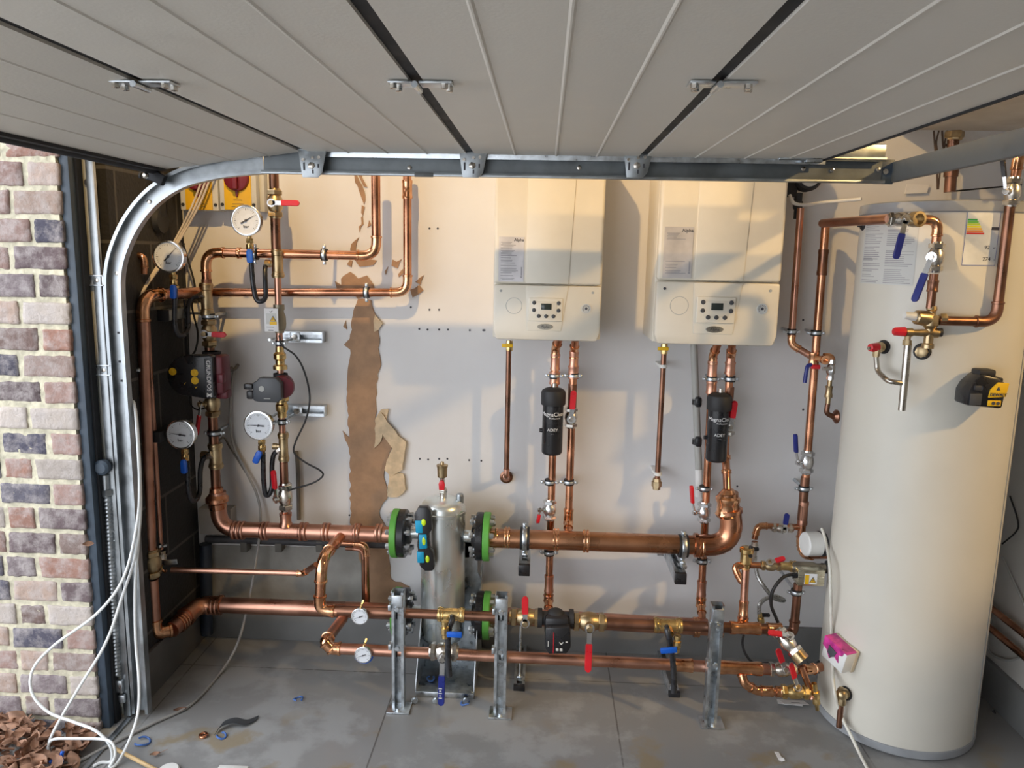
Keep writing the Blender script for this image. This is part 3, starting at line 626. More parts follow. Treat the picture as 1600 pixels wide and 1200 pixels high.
def gauge(label, px, py, w, r, needle, cock, handle, hose, group='pressure gauges on siphon hoses', ink='mbar'):
    t = T('pressure_gauge', label, 'pressure gauge', px, py, w, group)
    dial_face(t, r, Vector((0, 5, 0)), needle, 0, None)
    u = t.u
    text('bar', r*.28*u, INK, t.e, (0, (5-r*.585-1.2)*u, -r*.38*u), name='dial_lettering')
    c = [t.L(*q, w) for q in cock]; m = t.mb(); m.cyl((0, 3, -r*.85), (0, 3, -r-4), 3.4, seg=12); m.spin((0, 3, -r-3), (0, 0, -1), hexp(0, 7, 6.2), 6)
    m.spin((0, 3, -r-9), (0, 0, -1), [(0, 4), (3, 4), (3, 6), (5, 6.2), (11, 6), (13, 4.5), (17, 4.5), (17, 0)], 12); m.spin((0, 3, -r-16), (0, 0, -1), hexp(0, 6, 5.4), 6); m.done('brass_cock', BRS, t.e)
    a, b = [t.L(*q, w+.028) for q in handle]; d = (b-a).normalized(); s_ = Vector((d.z, 0, -d.x)); hw = 5
    m = t.mb(); m.cyl(a+Vector((0, 14, 0)), a+Vector((0, -2, 0)), 2.6, seg=8); m.done('stem', BRS, t.e)
    pts = [a-d*4-s_*hw*.6, a-d*4+s_*hw*.6, a+s_*hw, b+s_*hw, b+d*2+s_*hw*.5, b+d*2-s_*hw*.5, b-s_*hw, a-s_*hw]
    m = t.mb(); m.prism([(p.x, p.z) for p in pts], a.y-2.5, a.y+2.5, 1.2); m.done('handle', BLU, t.e, label='small blue lever handle')
    hp = smooth_pts([t.L(*q) for q in hose], 8); m = t.mb(); m.tube(hp, 3.9, 14); m.done('siphon_hose', HOSE, t.e, label='black bent siphon hose')
    e = hp[-1]; dv = (hp[-1]-hp[-3]).normalized(); m = t.mb(); m.spin(e-dv*3, dv, [(0, 4), (0, 5.2), (5, 5.2), (5, 6.4), (9, 6.4), (9, 0)], 8); m.done('hose_nut', NIK, t.e)
    return t
WV = .18        # plane of the pump risers and the big headers
# ============================================================ LEFT PIPES
tp = pipe('copper_pipe', 'shiny copper pipe crossing the wall and turning up, upper of the two', 'pipe', [(586, 262, WV-.02), (589, 397, WV-.02), (321, 397, WV-.02), (323, 442, WV-.02)], 14.5, COP, bend=22, sleeves=((1, .80, 5, 1.2),), group='upper wall copper pipes')
pipe('copper_pipe', 'copper pipe crossing the wall one step lower, with a joint sleeve near the door track', 'pipe', [(633, 262, .09), (640, 457, .09), (322, 457, .09)], 13.5, COP, bend=20, sleeves=((0, .17, 28, 1.16, COPB),), group='upper wall copper pipes')
pipe('copper_pipe', 'thick copper riser beside the door track dropping to the big bottom elbow', 'pipe', [(322, 457, .09), (222, 462, .40), (236, 880, .40)], 17, COPR, COPB, bend=26)
pipe('copper_pipe', 'thick copper pipe from the lever-less valve down to the floor-level elbow', 'pipe', [(237, 905, .40), (243, 990, .40), (268, 984, .36)], 19, COPR, bend=16)
pipe('copper_pipe', 'thin copper pipe running down close beside the thick riser', 'pipe', [(229, 470, .33), (250, 858, .33)], 9, COPR)
pipe('copper_pipe', 'short copper bend poking from behind the curved track', 'pipe', [(190, 398, .36), (226, 399, .36), (225, 428, .36)], 9.5, COP, bend=12)
clamp('clamp on the thick riser just right of the door track', 217, 577, .40, 'v', 17, rod=False)
clamp('small clamp at the foot of the thin left pipe', 249, 852, .33, 'v', 9, rod=False)
m_ = valve('nickel ball valve without a lever on the thick left riser', 237, 880, .40, 'v', 18, (1, .1), 2, NIK, BRZ, ln=46, group=None)
for c_ in list(m_.e.children):
    if c_.name.startswith('lever') or c_.name.startswith('stem'):
        for g_ in list(c_.children): bpy.data.objects.remove(g_)
        bpy.data.objects.remove(c_)
t = T('isolating_cock', 'small cock with a plain slotted steel lever beside the left riser valve', 'valve', 254, 868, .33)
m = t.mb(); m.spin((0, 0, 8), (0, 0, -1), [(0, 0), (0, 5), (5, 5), (5, 6.5), (13, 6.5), (13, 4.5), (18, 4.5), (18, 0)], 8); m.done('body', NIK, t.e)
m = t.mb(); m.box((14, -6, -8), (24, 1.6, 8), .6, rot=(0, -.12, 0)); m.done('lever', GAL, t.e)
m = t.mb(); m.tube(smooth_pts([(0, -6, -12), (1, -6, -20), (5, -6, -24), (8, -6, -22)], 5), 1.8, 8); m.done('curved_tail', COPB, t.e)
# risers V1
vr = pipe('copper_pipe', 'tarnished copper riser through the large pump', 'pipe', [(323, 436, WV-.02), (338, 780, WV-.02)], 15.5, COPD)
tee('bronze gauge tee on the large pump riser, above the red lever', 323, 468, WV-.02, 'v', 15, 52, (-1, 0, 0))
clamp('clamp on the large pump riser under the bronze tee', 326, 494, WV-.02, 'v', 15.5)
valve('ball valve with a red lever pointing right, above the large pump', 327, 520, WV-.02, 'v', 15, (1, -.02), 34, RED, BRZ, ln=46, hw=8.5)
valve('ball valve with a hanging red lever, under the large pump', 332, 630, WV-.02, 'v', 15, (-.18, -1), 50, RED, BRZ, ln=44, hw=9, out=(-.75, -.66, 0))
clamp('clamp on the large pump riser beside the lower left gauge', 335, 676, WV-.02, 'v', 16.5)
tee('bronze gauge tee on the large pump riser, under the pump', 337, 712, WV-.02, 'v', 16, 40, (-1, 0, 0))
# big elbow and header
def bigring(t, p, ax, r, ln=6, mt=COPR, name='ring_joint'):
    m = t.mb(); m.spin(Vector(p)-Vector(ax)*ln/2, ax, [(0, r), (0, r*1.14), (ln*.3, r*1.2), (ln*.7, r*1.2), (ln, r*1.14), (ln, r)], 24); m.done(name, mt, t.e)
hd = pipe('header_pipe', 'upper large copper header left of the silver vessel, swept elbow on its left end', 'pipe', [(339, 768, WV), (344, 828, WV), (617, 834, WV)], 25, COPR, COPR, bend=40, elbows=())
q = [hd.L(338, 752, WV), hd.L(340, 768, WV), hd.L(341, 788, WV)]
m = hd.mb(); m.spin(hd.L(338, 762, WV), (q[2]-q[0]).normalized(), [(0, 8.2), (0, 10), (8, 10.5), (16, 17.5), (22, 17.5), (25, 14), (34, 13)], 24); m.done('reducer', COP, hd.e)
for x_ in (366, 373, 380, 411, 417, 471, 478, 507, 513, 556, 561, 590, 596): bigring(hd, hd.L(x_, 828+.02*(x_-344), WV), (1, 0, 0), 12.4, 5)
m = hd.mb()
for x_, dn in ((447, (0, 0, 1)),):
    p_ = hd.L(x_, 829, WV); m.spin(p_, dn, [(8, 12), (14, 8.6), (24, 8.6), (24, 9.6), (29, 9.6), (29, 7)], 20)
m.done('branch', COPR, hd.e)
hl = pipe('header_pipe', 'lower large copper header along the wall with swept bends towards the left riser', 'pipe', [(268, 984, .36), (312, 946, WV), (600, 954, WV), (640, 955, WV)], 26, COPR, COP, bend=26, elbows=(0,))
for x_ in (327, 334, 340, 345): bigring(hl, hl.L(x_, 946+.02*(x_-330), WV), (1, 0, 0), 13, 4)
a_, b_ = hl.L(268, 984, .36), hl.L(312, 946, WV)
for f in (.22, .3, .38): bigring(hl, a_.lerp(b_, f), (b_-a_).normalized(), 12.6, 4, COP)
# V2
pipe('copper_pipe', 'dark tarnished copper riser coming down from the door track above the small pump', 'pipe', [(427, 255, WV), (433, 432, WV)], 15, COPD)
pipe('copper_pipe', 'slim copper riser through the small pump down to the header', 'pipe', [(433, 430, WV), (446, 812, WV)], 10.5, COPR)
pipe('copper_pipe', 'brown section of riser under the lower right gauge tee', 'pipe', [(443, 722, WV), (444.5, 758, WV)], 13, COPD)
valve('ball valve with a red lever pointing right, high beside the switches', 430, 318, WV, 'v', 15, (1, 0), 44, DRED if False else RED, BRZ, ln=46, hw=9)
tee('bronze gauge tee just under the upper crossing pipe', 434, 412, WV, 'v', 14, 44, (-1, 0, 0))
fitting('check_valve', 'grey bronze check valve body behind the warning card', 'valve', 437, 520, WV, 'v', [(0, 0), (0, 7), (4, 7.5), (6, 9.5), (14, 10.5), (26, 10), (32, 7.5), (36, 7.5), (36, 8.5), (44, 8.5), (44, 0)], mat('grey_bronze', (.34, .30, .22), .5, .7), 16)
fitting('pump_union', 'brass pump union with round blob above the small pump', 'union', 438, 577, WV, 'v', [(0, 0), (0, 11), (6, 11), (8, 7), (14, 7), (17, 9.5), (24, 9.5), (28, 6.5), (36, 6.5), (36, 0)], BRS, 14, group='brass pump unions')
fitting('pump_union', 'brass pump union under the small pump', 'union', 441, 652, WV, 'v', [(0, 0), (0, 7), (8, 7), (12, 9.5), (20, 9.5), (22, 8), (27, 8), (27, 11), (33, 11), (33, 0)], BRS, 14, group='brass pump unions')
clamp('clamp on the slim riser above the lower right gauge', 441, 659, WV, 'v', 10.5, wall=.04)
clamp('clamp on the slim riser just under the warning card', 437, 536, WV, 'v', 10.5, wall=.04)
tee('bronze gauge tee above the brown pipe section, lower right gauge', 443, 698, WV, 'v', 12, 46, (-1, 0, 0), BRZ)
valve('ball valve with an upright red lever standing on the header branch', 446, 776, WV, 'v', 14, (-.06, 1), 46, RED, NIK, ln=46, hw=10, out=(-.62, -.78, 0))
# gauges
gauge('pressure gauge under the yellow switches, the topmost one', 388, 345, WV+.05, 24, 30, [(391, 385)], ((390, 393), (391, 409)), [(392, 398, WV+.05), (395, 440, WV+.05), (400, 466, WV+.05), (408, 471, WV+.05), (415, 462, WV+.04), (414, 425, WV+.02), (417, 413, WV), (427, 412, WV)])
gauge('pressure gauge with black needle in front of the dark block wall, upper left one', 268, 401, WV+.14, 25, 47, [(272, 440)], ((271, 449), (271, 465)), [(274, 445, WV+.14), (273, 500, WV+.14), (277, 521, WV+.13), (286, 524, WV+.10), (294, 510, WV+.04), (294, 480, WV+.02), (300, 466, WV), (314, 461, WV)])
gauge('pressure gauge beside the hanging red lever, lower left one', 286, 677, WV+.13, 23.5, 172, [(290, 715)], ((287, 722), (288, 738)), [(293, 722, WV+.13), (294, 760, WV+.13), (298, 780, WV+.12), (306, 781, WV+.09), (312, 768, WV+.04), (313, 735, WV+.02), (318, 717, WV), (327, 712, WV)])
gauge('pressure gauge right of the small pump riser, lower right one', 407, 663, WV+.05, 23, 177, [(408, 700)], ((405, 708), (399, 722)), [(411, 708, WV+.05), (412, 750, WV+.03), (415, 772, WV+.02), (421, 772, WV+.01), (425, 758, WV), (425, 728, WV), (428, 710, WV), (436, 704, WV)])
# wall rail brackets behind V2
for lb, x0_, x1_, py in (('unistrut rail on the wall under the warning card', 440, 508, 525), ('unistrut rail on the wall beside the small pump', 444, 511, 639)):
    t = T('wall_rail', lb, 'rail', (x0_+x1_)/2, py, .0, 'short unistrut wall rails'); k = (x1_-x0_)/2*1.02
    m = t.mb(); m.box((0, -1, 0), (k*2, 2, 16)); m.box((0, -8, 7.4), (k*2, 15, 1.6)); m.box((0, -8, -7.4), (k*2, 15, 1.6)); m.box((0, -15, 5.8), (k*2, 1.4, 4)); m.box((0, -15, -5.8), (k*2, 1.4, 4)); m.done('channel', GAL, t.e)
    m = t.mb(); m.box((-8, -16, 0), (16, 2, 15), .8); m.done('plate', GAL, t.e); m = t.mb(); m.box((k-.5, -8, 0), (1.6, 16, 17), .5); m.done('end_plate', GAL, t.e)
    m = t.mb(); m.spin((-8, -17, 0), (0, -1, 0), hexp(0, 4, 4.5), 6); m.done('bolt', NIK, t.e)
    m = t.mb(); m.cyl((-k+3, -16, 0), (-k+3, -(WV/t.u)+6, 0), 2.2, seg=8); m.done('rod', GAL, t.e)
# warning card
t = T('warning_card', 'white hanging card with a yellow warning triangle, in front of the check valve', 'card', 424, 500, WV+.045)
m = t.mb(); m.box((0, 0, 0), (22, .8, 36), .2); m.done('card', PAP, t.e)
def tri(t, c, s, y, parent=None):
    m = t.mb(); x, z = c; m.prism([(x-s, z-s*.8), (x+s, z-s*.8), (x, z+s)], y, y-.4); m.done('triangle_border', INK, t.e)
    s2 = s*.72; z2 = z-s*.06; m = t.mb(); m.prism([(x-s2, z2-s2*.75), (x+s2, z2-s2*.75), (x, z2+s2*.95)], y-.4, y-.8); m.done('triangle_field', YEL, t.e)
    m = t.mb(); m.prism([(x+s*.12, z+s*.45), (x-s*.22, z-s*.1), (x, z-s*.1), (x-s*.1, z-s*.5), (x+s*.22, z+.02*s), (x, z+.02*s)], y-.8, y-1.1); m.done('lightning_mark', INK, t.e)
m = t.mb(); m.box((0, -.6, 2), (16, .3, 17)); m.done('grey_print', PAPG, t.e)
m = t.mb(); m.box((3, -.8, -5), (11, .3, 5)); m.done('yellow_band', YEL, t.e)
tri(t, (3, 2), 5, -.8)
m = t.mb(); m.box((-1, -.6, -16), (8, .3, 1.2)); m.box((-2, -.6, -11), (12, .3, .6)); m.tube(smooth_pts([(-2, -.8, 13.5), (0, -.8, 12.5), (2, -.8, 14.5)], 4), .5, 6); m.done('print', INK, t.e)
# switches
for i, (x0_, x1_) in enumerate(((279, 341), (341, 401))):
    t = T('isolator_switch', ['isolator switch with red knob on yellow plate, behind the cables', 'isolator switch with red knob on yellow plate, beside the grey trunking'][i], 'switch', (x0_+x1_)/2, 285, .075, 'isolator switches')
    hw = (x1_-x0_)/2-.5; b = .075/t.u
    m = t.mb(); m.box((0, b/2, -1), (hw*2, b, 84), 2); m.done('housing', PAPG, t.e)
    m = t.mb(); m.box((0, -.8, -1), (43, 1.6, 82), .6); m.done('yellow_plate', YEL, t.e)
    m = t.mb(); m.spin((0, -1, 6), (0, -1, 0), [(0, 0), (0, 20), (6, 19), (7, 17), (7, 0)], 32); m.box((0, -11, 6), (9, 9, 34), 1.5); m.prism([(-2.5, -13), (2.5, -13), (1, -22), (-1, -22)], -1.5, -6, .4); m.done('rotary_knob', DRK, t.e)
    m = t.mb(); m.box((0, -1.9, -27), (14, .3, .8)); m.box((0, -1.9, -33), (18, .3, .8)); m.box((-7, -1.9, -37), (6, .3, .8)); m.box((7, -1.9, -37), (5, .3, .8)); m.done('print', INK, t.e)
    for sx_ in (-hw+4.5, hw-4.5):
        m = t.mb(); m.spin((sx_, -.5, -34), (0, -1, 0), [(0, 0), (0, 2.6), (1.2, 2.6), (1.2, 0)], 10); m.done('screw', BLKM, t.e)
t = T('cable_trunking', 'grey trunking strip right of the isolator switches', 'trunking', 408, 290, .04)
m = t.mb(); m.box((0, 7, 0), (9, 14, 80), 1); m.done('trunk', PAPG, t.e)
# ============================================================ PUMPS
t = T('circulation_pump', 'large pump with black control head and dark red housing on the left riser', 'pump', 322, 586, WV+.03)
m = t.mb(); m.box((16, 4, 2), (32, 34, 60), 5); m.box((25, 6, -30), (18, 20, 14), 3); m.done('motor_housing', DRED, t.e)
m = t.mb(); m.cyl((6, 10, 36), (6, 10, -36), 11, seg=20); m.spin((6, 10, 30), (0, 0, 1), [(0, 0), (0, 14), (6, 14), (6, 0)], 20); m.spin((6, 10, -36), (0, 0, 1), [(0, 0), (0, 13), (6, 13), (6, 0)], 20); m.done('volute', BLKM, t.e)
o_ = [(22, -31), (22, 33), (16, 35), (-18, 34)]+[(-22+29*math.cos(math.radians(a)), 1+31*math.sin(math.radians(a))) for a in range(100, 261, 12)]+[(-18, -30), (14, -34)]
m = t.mb(); m.prism(o_, -24, -8, 3); h = m.done('control_head', BLK, t.e)
m = t.mb(); m.box((15, -24.2, 0), (12, .8, 60), .3); m.done('side_strip', DGR, h)
text('GRUNDFOS', 9*t.u, PAP, t.e, (15*t.u, -25.2*t.u, 3*t.u), (math.pi/2, math.pi/2, 0), name='brand_lettering', sx=1.0)
m = t.mb()
for a in (35, 145): 
    d = Vector((math.cos(math.radians(a)), 0, math.sin(math.radians(a)))); m.cyl(Vector((15, -25, -27))-d*4.5, Vector((15, -25, -27))+d*4.5, .9, seg=6)
m.cyl((11, -25, -27), (19, -25, -27), .8, seg=6); m.done('logo_mark', PAP, t.e)
for i, (x, z) in enumerate(((-41, 8), (-7, 7), (-7, -5))):
    m = t.mb(); m.spin((x, -24, z), (0, -1, 0), [(0, 4.5), (0, 5.8), (.6, 5.8), (.6, 4.5)], 20); b = m.done('yellow_button_ring', YEL, t.e)
    m = t.mb(); m.box((x, -24.6, z), (4, 1, 3.2), .4); m.box((x, -24.6, z+2.3), (2.4, 1, 1.6), .3); m.done('button_icon', YEL, b)
m = t.mb(); m.prism([(-6, -17), (-3, -14), (-4.5, -14.5), (-7, -16)], -24, -24.8); m.prism([(-24, -12), (-21, -8), (-23, -9)], -24, -24.8); m.done('small_mark', YEL, t.e)
m = t.mb(); m.box((30, -14, -2), (10, 12, 14), 2); m.done('vent_screw_cover', DRED, t.e)
t = T('circulation_pump', 'small pump with dark grey square head on the slim riser', 'pump', 437, 605, WV)
m = t.mb(); m.cyl((2, 0, 22), (2, 0, -22), 9, seg=18); m.spin((2, 0, 16), (0, 0, 1), [(0, 0), (0, 11), (6, 11), (6, 0)], 18); m.spin((2, 0, -22), (0, 0, 1), [(0, 0), (0, 11), (6, 11), (6, 0)], 18); m.done('volute', BLKM, t.e)
m = t.mb(); m.spin((4, 2, 3), (.35, -1, 0), [(0, 0), (0, 18), (18, 18), (24, 16), (24, 0)], 24); m.done('motor_housing', DRED, t.e)
o_ = [(-30, -16), (-30, 12), (-24, 14), (-20, 20), (6, 20), (14, 12), (14, -12), (8, -18), (-22, -18)]
m = t.mb(); m.prism(o_, -34, -20, 2.5); h = m.done('control_head', DGR, t.e)
m = t.mb(); m.box((-38, -26, 5), (14, 12, 9), 2); m.box((-36, -26, -8), (11, 11, 13), 2.5); m.done('power_plug', BLK, t.e)
m = t.mb(); m.spin((-16, -34, 3), (0, -1, 0), [(0, 3.5), (0, 4.4), (.6, 4.4), (.6, 3.5)], 14); m.box((-8, -34.4, -12), (10, .5, 1.2)); m.done('print', GPL, h)
t = T('circulation_pump', 'black pump hanging under the front copper line between two ball valves', 'pump', 868, 968, .45)
m = t.mb(); m.cyl((-26, 0, 2), (26, 0, 2), 11, seg=18); m.spin((-28, 0, 2), (1, 0, 0), [(0, 0), (0, 15), (7, 15), (7, 0)], 18); m.spin((21, 0, 2), (1, 0, 0), [(0, 0), (0, 15), (7, 15), (7, 0)], 18); m.ball((0, 0, 2), 17, 1, .9, 1); m.done('volute', BLKM, t.e)
m = t.mb(); m.box((2, -8, -3), (38, 26, 30), 5); m.done('motor_housing', BLK, t.e)
m = t.mb(); m.prism([(-16, 2), (22, 4), (24, -30), (18, -40), (-10, -42), (-16, -32)], -32, -14, 3); h = m.done('control_head', BLK, t.e)
m = t.mb(); m.box((-3, -32.4, -22), (.9, .6, 34)); m.done('red_stripe', RED, h)
m = t.mb(); m.box((3, -32.4, -33), (4, .6, 4)); m.box((9, -32.4, -33), (4, .6, 4)); m.prism([(6, -20), (9, -23), (12, -20), (12, -21.5), (9, -25), (6, -21.5)], -32, -32.6); m.box((17, -32.4, -20), (3, .5, 2)); m.box((-11, -32.4, -24), (1, .5, 9)); m.done('white_mark', PAPG, h)
# ============================================================ VESSEL + FLANGES
WVS = .20
t = T('hydraulic_separator', 'tall cylindrical zinc plated steel vessel on a folded steel base in the middle', 'vessel', 693, 1060, WVS); o = t.o
zt = t.L(691, 783, WVS).z; zb = t.L(693, 1000, WVS).z; R = 33.5; cx = t.L(692, 900, WVS).x
m = t.mb(); m.spin((cx, 0, zb-4), (0, 0, 1), [(0, 0), (4, R*.7), (12, R*.95), (18, R), (zt-zb-14, R), (zt-zb-13, R*1.03), (zt-zb-9, R*1.03), (zt-zb-8, R), (zt-zb-3, R*.985), (zt-zb+2, R*.93), (zt-zb+6, R*.80), (zt-zb+9, R*.5), (zt-zb+10, 0)], 48); m.done('vessel_body', VES, t.e)
m = t.mb(); m.spin((cx+25, 0, zt-2), (0, 0, 1), [(0, 0), (0, 6), (12, 6), (12, 5.5), (14, 5), (14, 0)], 14); m.done('top_plug', GALD, t.e)
m = t.mb(); m.cyl((cx, 0, zt+6), (cx, 0, zt+18), 5, seg=14); m.spin((cx, 0, zt+14), (0, 0, 1), hexp(0, 6, 6.5), 6); m.done('top_boss', NIK, t.e)
for (px, py, s) in ((650, 832, -1), (737, 838, 1), (650, 956, -1), (737, 961, 1)):
    p = t.L(px, py, WVS); m = t.mb(); m.spin((cx+s*R*.8, 0, p.z), (s, 0, 0), [(0, 9.5), (abs(p.x-cx)-R*.8+8, 9.5)], 22); m.done('neck', VES, t.e)
# base tray and side plates
pl = PZ(648, 1092); xl_, yf_, xr_ = pl.x, PZ(690, 1090).y, PZ(740, 1092).x
G = t.G
m = MB(); m.box(((xl_+xr_)/2-o.x, (yf_+3.07)/2-o.y, .008-o.z), (xr_-xl_, 3.07-yf_, .005), .001); m.box(((xl_+xr_)/2-o.x, yf_-o.y, .012-o.z), (xr_-xl_, .004, .022), .001); m.done('base_plate', GAL, t.e)
zt2 = P(645, 868, .06).z
for s, x in ((-1, xl_), (1, xr_)):
    m = MB(); m.prism([(yf_-o.y+.005, .01-o.z), (yf_-o.y+.005, .05-o.z), (2.86-o.y, .26-o.z), (2.96-o.y, .30-o.z), (2.96-o.y, zt2-.1-o.z), (3.07-o.y, zt2-o.z), (3.07-o.y, .01-o.z)], x-o.x-.002, x-o.x+.002, 0, 'yz'); m.done('side_plate', GAL, t.e)
m = MB(); m.prism([(xl_-o.x, .01-o.z), (xr_-o.x, .01-o.z), (xr_-o.x, .33-o.z), (xr_-.02-o.x, .37-o.z), (xr_-.02-o.x, .46-o.z), (xr_-o.x, .5-o.z), (xr_-o.x, zt2-o.z), (xl_-o.x, zt2-o.z), (xl_-o.x, .5-o.z), (xl_+.02-o.x, .46-o.z), (xl_+.02-o.x, .37-o.z), (xl_-o.x, .33-o.z)], 3.068-o.y, 3.072-o.y); m.done('back_plate', GAL, t.e)
for px in (648, 681, 727):
    q = PZ(px, 1094, .012)-o; m = MB(); m.spin(q, (0, -1, 0), [(0, 0), (0, .014), (.004, .014), (.004, .009), (.010, .009), (.010, 0)], 8); m.done('foot_bolt', GAL, t.e)
# air vent on top
t = T('air_vent', 'brass bottle air vent with small red tap on top of the steel vessel', 'air vent', 691, 768, WVS)
m = t.mb(); m.spin((0, 0, 22), (0, 0, 1), [(0, 0), (0, 4), (2, 7.5), (16, 8), (20, 9), (21, 9), (22, 3), (26, 2.6), (26, 0)], 20); m.done('vent_body', BRZ, t.e)
m = t.mb(); m.cyl((0, 0, -4), (0, 0, 22), 4, seg=12); m.spin((0, 0, 3), (0, 0, 1), hexp(0, 5, 6), 6); m.done('nipple', NIK, t.e)
m = t.mb(); m.prism([(-4, 4), (4, 4), (5, 14), (3, 20), (-3, 20), (-5, 14)], -8, -5, 1); m.done('red_handle', RED, t.e)
def flange(label, px, py, w, s, r, g=True):
    """green collar + black ring + bolts ; s = +1: steel neck side on the left"""
    t = T('flange', label, 'pipe flange', px, py, w, 'green and black pipe flanges')
    gx_ = 4*s
    m = t.mb(); m.spin((-5+gx_, 0, 0), (1, 0, 0), [(0, 9), (0, r*.98), (1, r), (9, r), (10, r*.98), (10, 9)], 44); m.done('green_ring', GRN, t.e)
    m = t.mb(); m.spin((-6-7*s, 0, 0), (1, 0, 0), [(0, 9), (0, r*.95), (1.5, r*.99), (10.5, r*.99), (12, r*.95), (12, 9)], 44); m.spin((-6*s-6*s, 0, 0), (-s, 0, 0), [(0, r*.55), (4, r*.5), (8, r*.38), (8, 9)], 36); m.done('backing_ring', BLK, t.e)
    for i in range(4 if r < 30 else 8):
        a = math.radians(22.5+i*45); c = Vector((0, math.cos(a)*r*.76, math.sin(a)*r*.76))
        m = t.mb(); m.spin(c+Vector((-13*s-3*s, 0, 0)), (-s, 0, 0), hexp(0, 6, 4.6), 6); m.cyl(c+Vector((-18*s, 0, 0)), c+Vector((16*s, 0, 0)), 2.4, seg=8); m.spin(c+Vector((9*s, 0, 0)), (s, 0, 0), [(0, 0), (0, 5.5), (1.2, 5.5), (1.2, 4.4), (6, 4.4), (6, 0)], 6); m.done('bolt', GAL, t.e)
    return t
flange('green and black flange on the upper left neck of the vessel', 623, 833, WVS, -1, 38)
flange('green and black flange on the upper right neck of the vessel', 757, 838, WVS, 1, 38)
flange('green and black flange on the lower right neck of the vessel', 757, 961, WVS, 1, 37)
flange('black flange mostly hidden behind the left floor strut', 625, 955, WVS, -1, 37)
# spirit level
t = T('spirit_level', 'black and cyan torpedo level with yellow vials leaning on the steel vessel', 'spirit level', 667, 890, WVS+.125, rot=(-.02, -.055, 0))
m = t.mb(); m.prism([(-2, 0), (10, 0), (13, 4), (12, 30), (7, 36), (7, 60), (12, 66), (12, 96), (6, 103), (-7, 103), (-14, 92), (-14, 82), (-10, 62), (-12, 40), (-10, 8)], -7, 7, 2); m.done('frame', BLK, t.e)
for z0, z1 in ((62, 82), (14, 32)):
    m = t.mb(); m.prism([(-13, z0), (-2, z0), (-2, z1), (-13, z1)], -8, 6, 1); m.done('cyan_grip', CYAN, t.e)
m = t.mb(); m.prism([(-9, 36), (4, 37), (4, 60), (-9, 60)], -8.4, 7, 2); m.done('cyan_centre', CYAN, t.e)
for q_ in ((0, 79, 4.6, 1.2), (-1, 49, 4.2, 1.8), (3, 20, 3.8, 1.5)):
    m = t.mb(); m.ball((q_[0], -7.6, q_[1]), q_[2], .8, .35, q_[3]); m.done('vial', VIAL, t.e)
# ============================================================ FLOOR STRUTS
WF = .47
def strut(label, px, ptop, pbot, w, cl):
    b = PZ(px, pbot); t = T('support_strut', label, 'support post', px, pbot, w, 'upright floor struts', at=(b.x, b.y+.03, 0)); top = P(px, ptop, D-b.y-.03).z; o = t.o; wch = .021
    m = MB(); m.box((0, .018, top/2), (.044, .003, top)); m.box((-wch, 0, top/2), (.003, .038, top)); m.box((wch, 0, top/2), (.003, .038, top))
    m.box((-wch+.004, -.018, top/2), (.009, .003, top)); m.box((wch-.004, -.018, top/2), (.009, .003, top)); m.done('channel', GAL, t.e)
    m = MB(); m.box((.004, -.012, .004), (.085, .075, .007), .001); m.done('foot_plate', GAL, t.e)
    m = MB(); m.spin((.004, -.034, .006), (0, 0, 1), [(0, 0), (0, .012), (.004, .012), (.004, .008), (.012, .008), (.012, 0)], 8); m.done('foot_bolt', GAL, t.e)
    m = MB(); m.box((0, -.024, top-.035), (.040, .009, .05), .002); m.done('channel_nut_plate', GAL, t.e)
    for q in cl:
        z = P(px, q, w).z
        m = MB(); m.box((-.026, -.022, z+.036), (.012, .03, .022), .002); m.spin((0, -.024, z+.030), (0, -1, 0), hexp(0, .012, .010), 6); m.done('clamp_bracket', GAL, t.e)
    return t
strut('galvanised floor strut left of the steel vessel', 621, 922, 1112, WF, (955, 1015))
strut('galvanised floor strut right of the steel vessel', 780, 927, 1120, WF, (960, 1020))
strut('galvanised floor strut nearest the water cylinder', 1111, 943, 1135, WF, (980, 1040))
def arm(label, pa, pb, w1, rod=None):
    """bracket arm from the wall with a black end cap"""
    p1 = P(*pb, w1); t = T('bracket_arm', label, 'bracket', 0, 0, 0, 'wall bracket arms with black caps', at=(p1.x, D-.002, p1.z)); h = .041; L_ = w1
    m = MB(); m.box((0, -L_/2, -h/2), (h, L_, .003)); m.box((-h/2, -L_/2, 0), (.003, L_, h)); m.box((h/2, -L_/2, 0), (.003, L_, h)); m.box((-h/2+.005, -L_/2, h/2), (.01, L_, .003)); m.box((h/2-.005, -L_/2, h/2), (.01, L_, .003)); m.done('channel', GAL, t.e)
    m = MB(); m.box((0, -.004, 0), (.09, .006, .06), .001); m.done('wall_plate', GAL, t.e)
    m = MB(); m.box((0, -L_, 0), (h+.004, .022, h+.004), .003); m.done('end_cap', BLK, t.e)
    if rod:
        r = P(*rod)-t.o; m = MB(); m.cyl((r.x, r.y, h/2), r, .005, seg=8); m.spin((r.x, r.y, h/2-.004), (0, 0, 1), hexp(0, .012, .014), 6); m.box((r.x, r.y, h/2-.012), (.036, .036, .014), .002); m.done('threaded_rod', GAL, t.e)
    return t
arm('bracket arm with black cap under the header just right of the vessel', 0, (819, 890), .30, (820, 862, .2))
arm('bracket arm with black cap under the header near boiler two', 0, (1063, 903), .30, (1066, 870, .2))
arm('low bracket arm with black cap and long rod behind the front lines', 0, (811, 1078), .33, (814, 965, .27))
arm('low bracket arm with black cap near the right floor strut', 0, (1053, 1088), .33, (1052, 1050, .3))
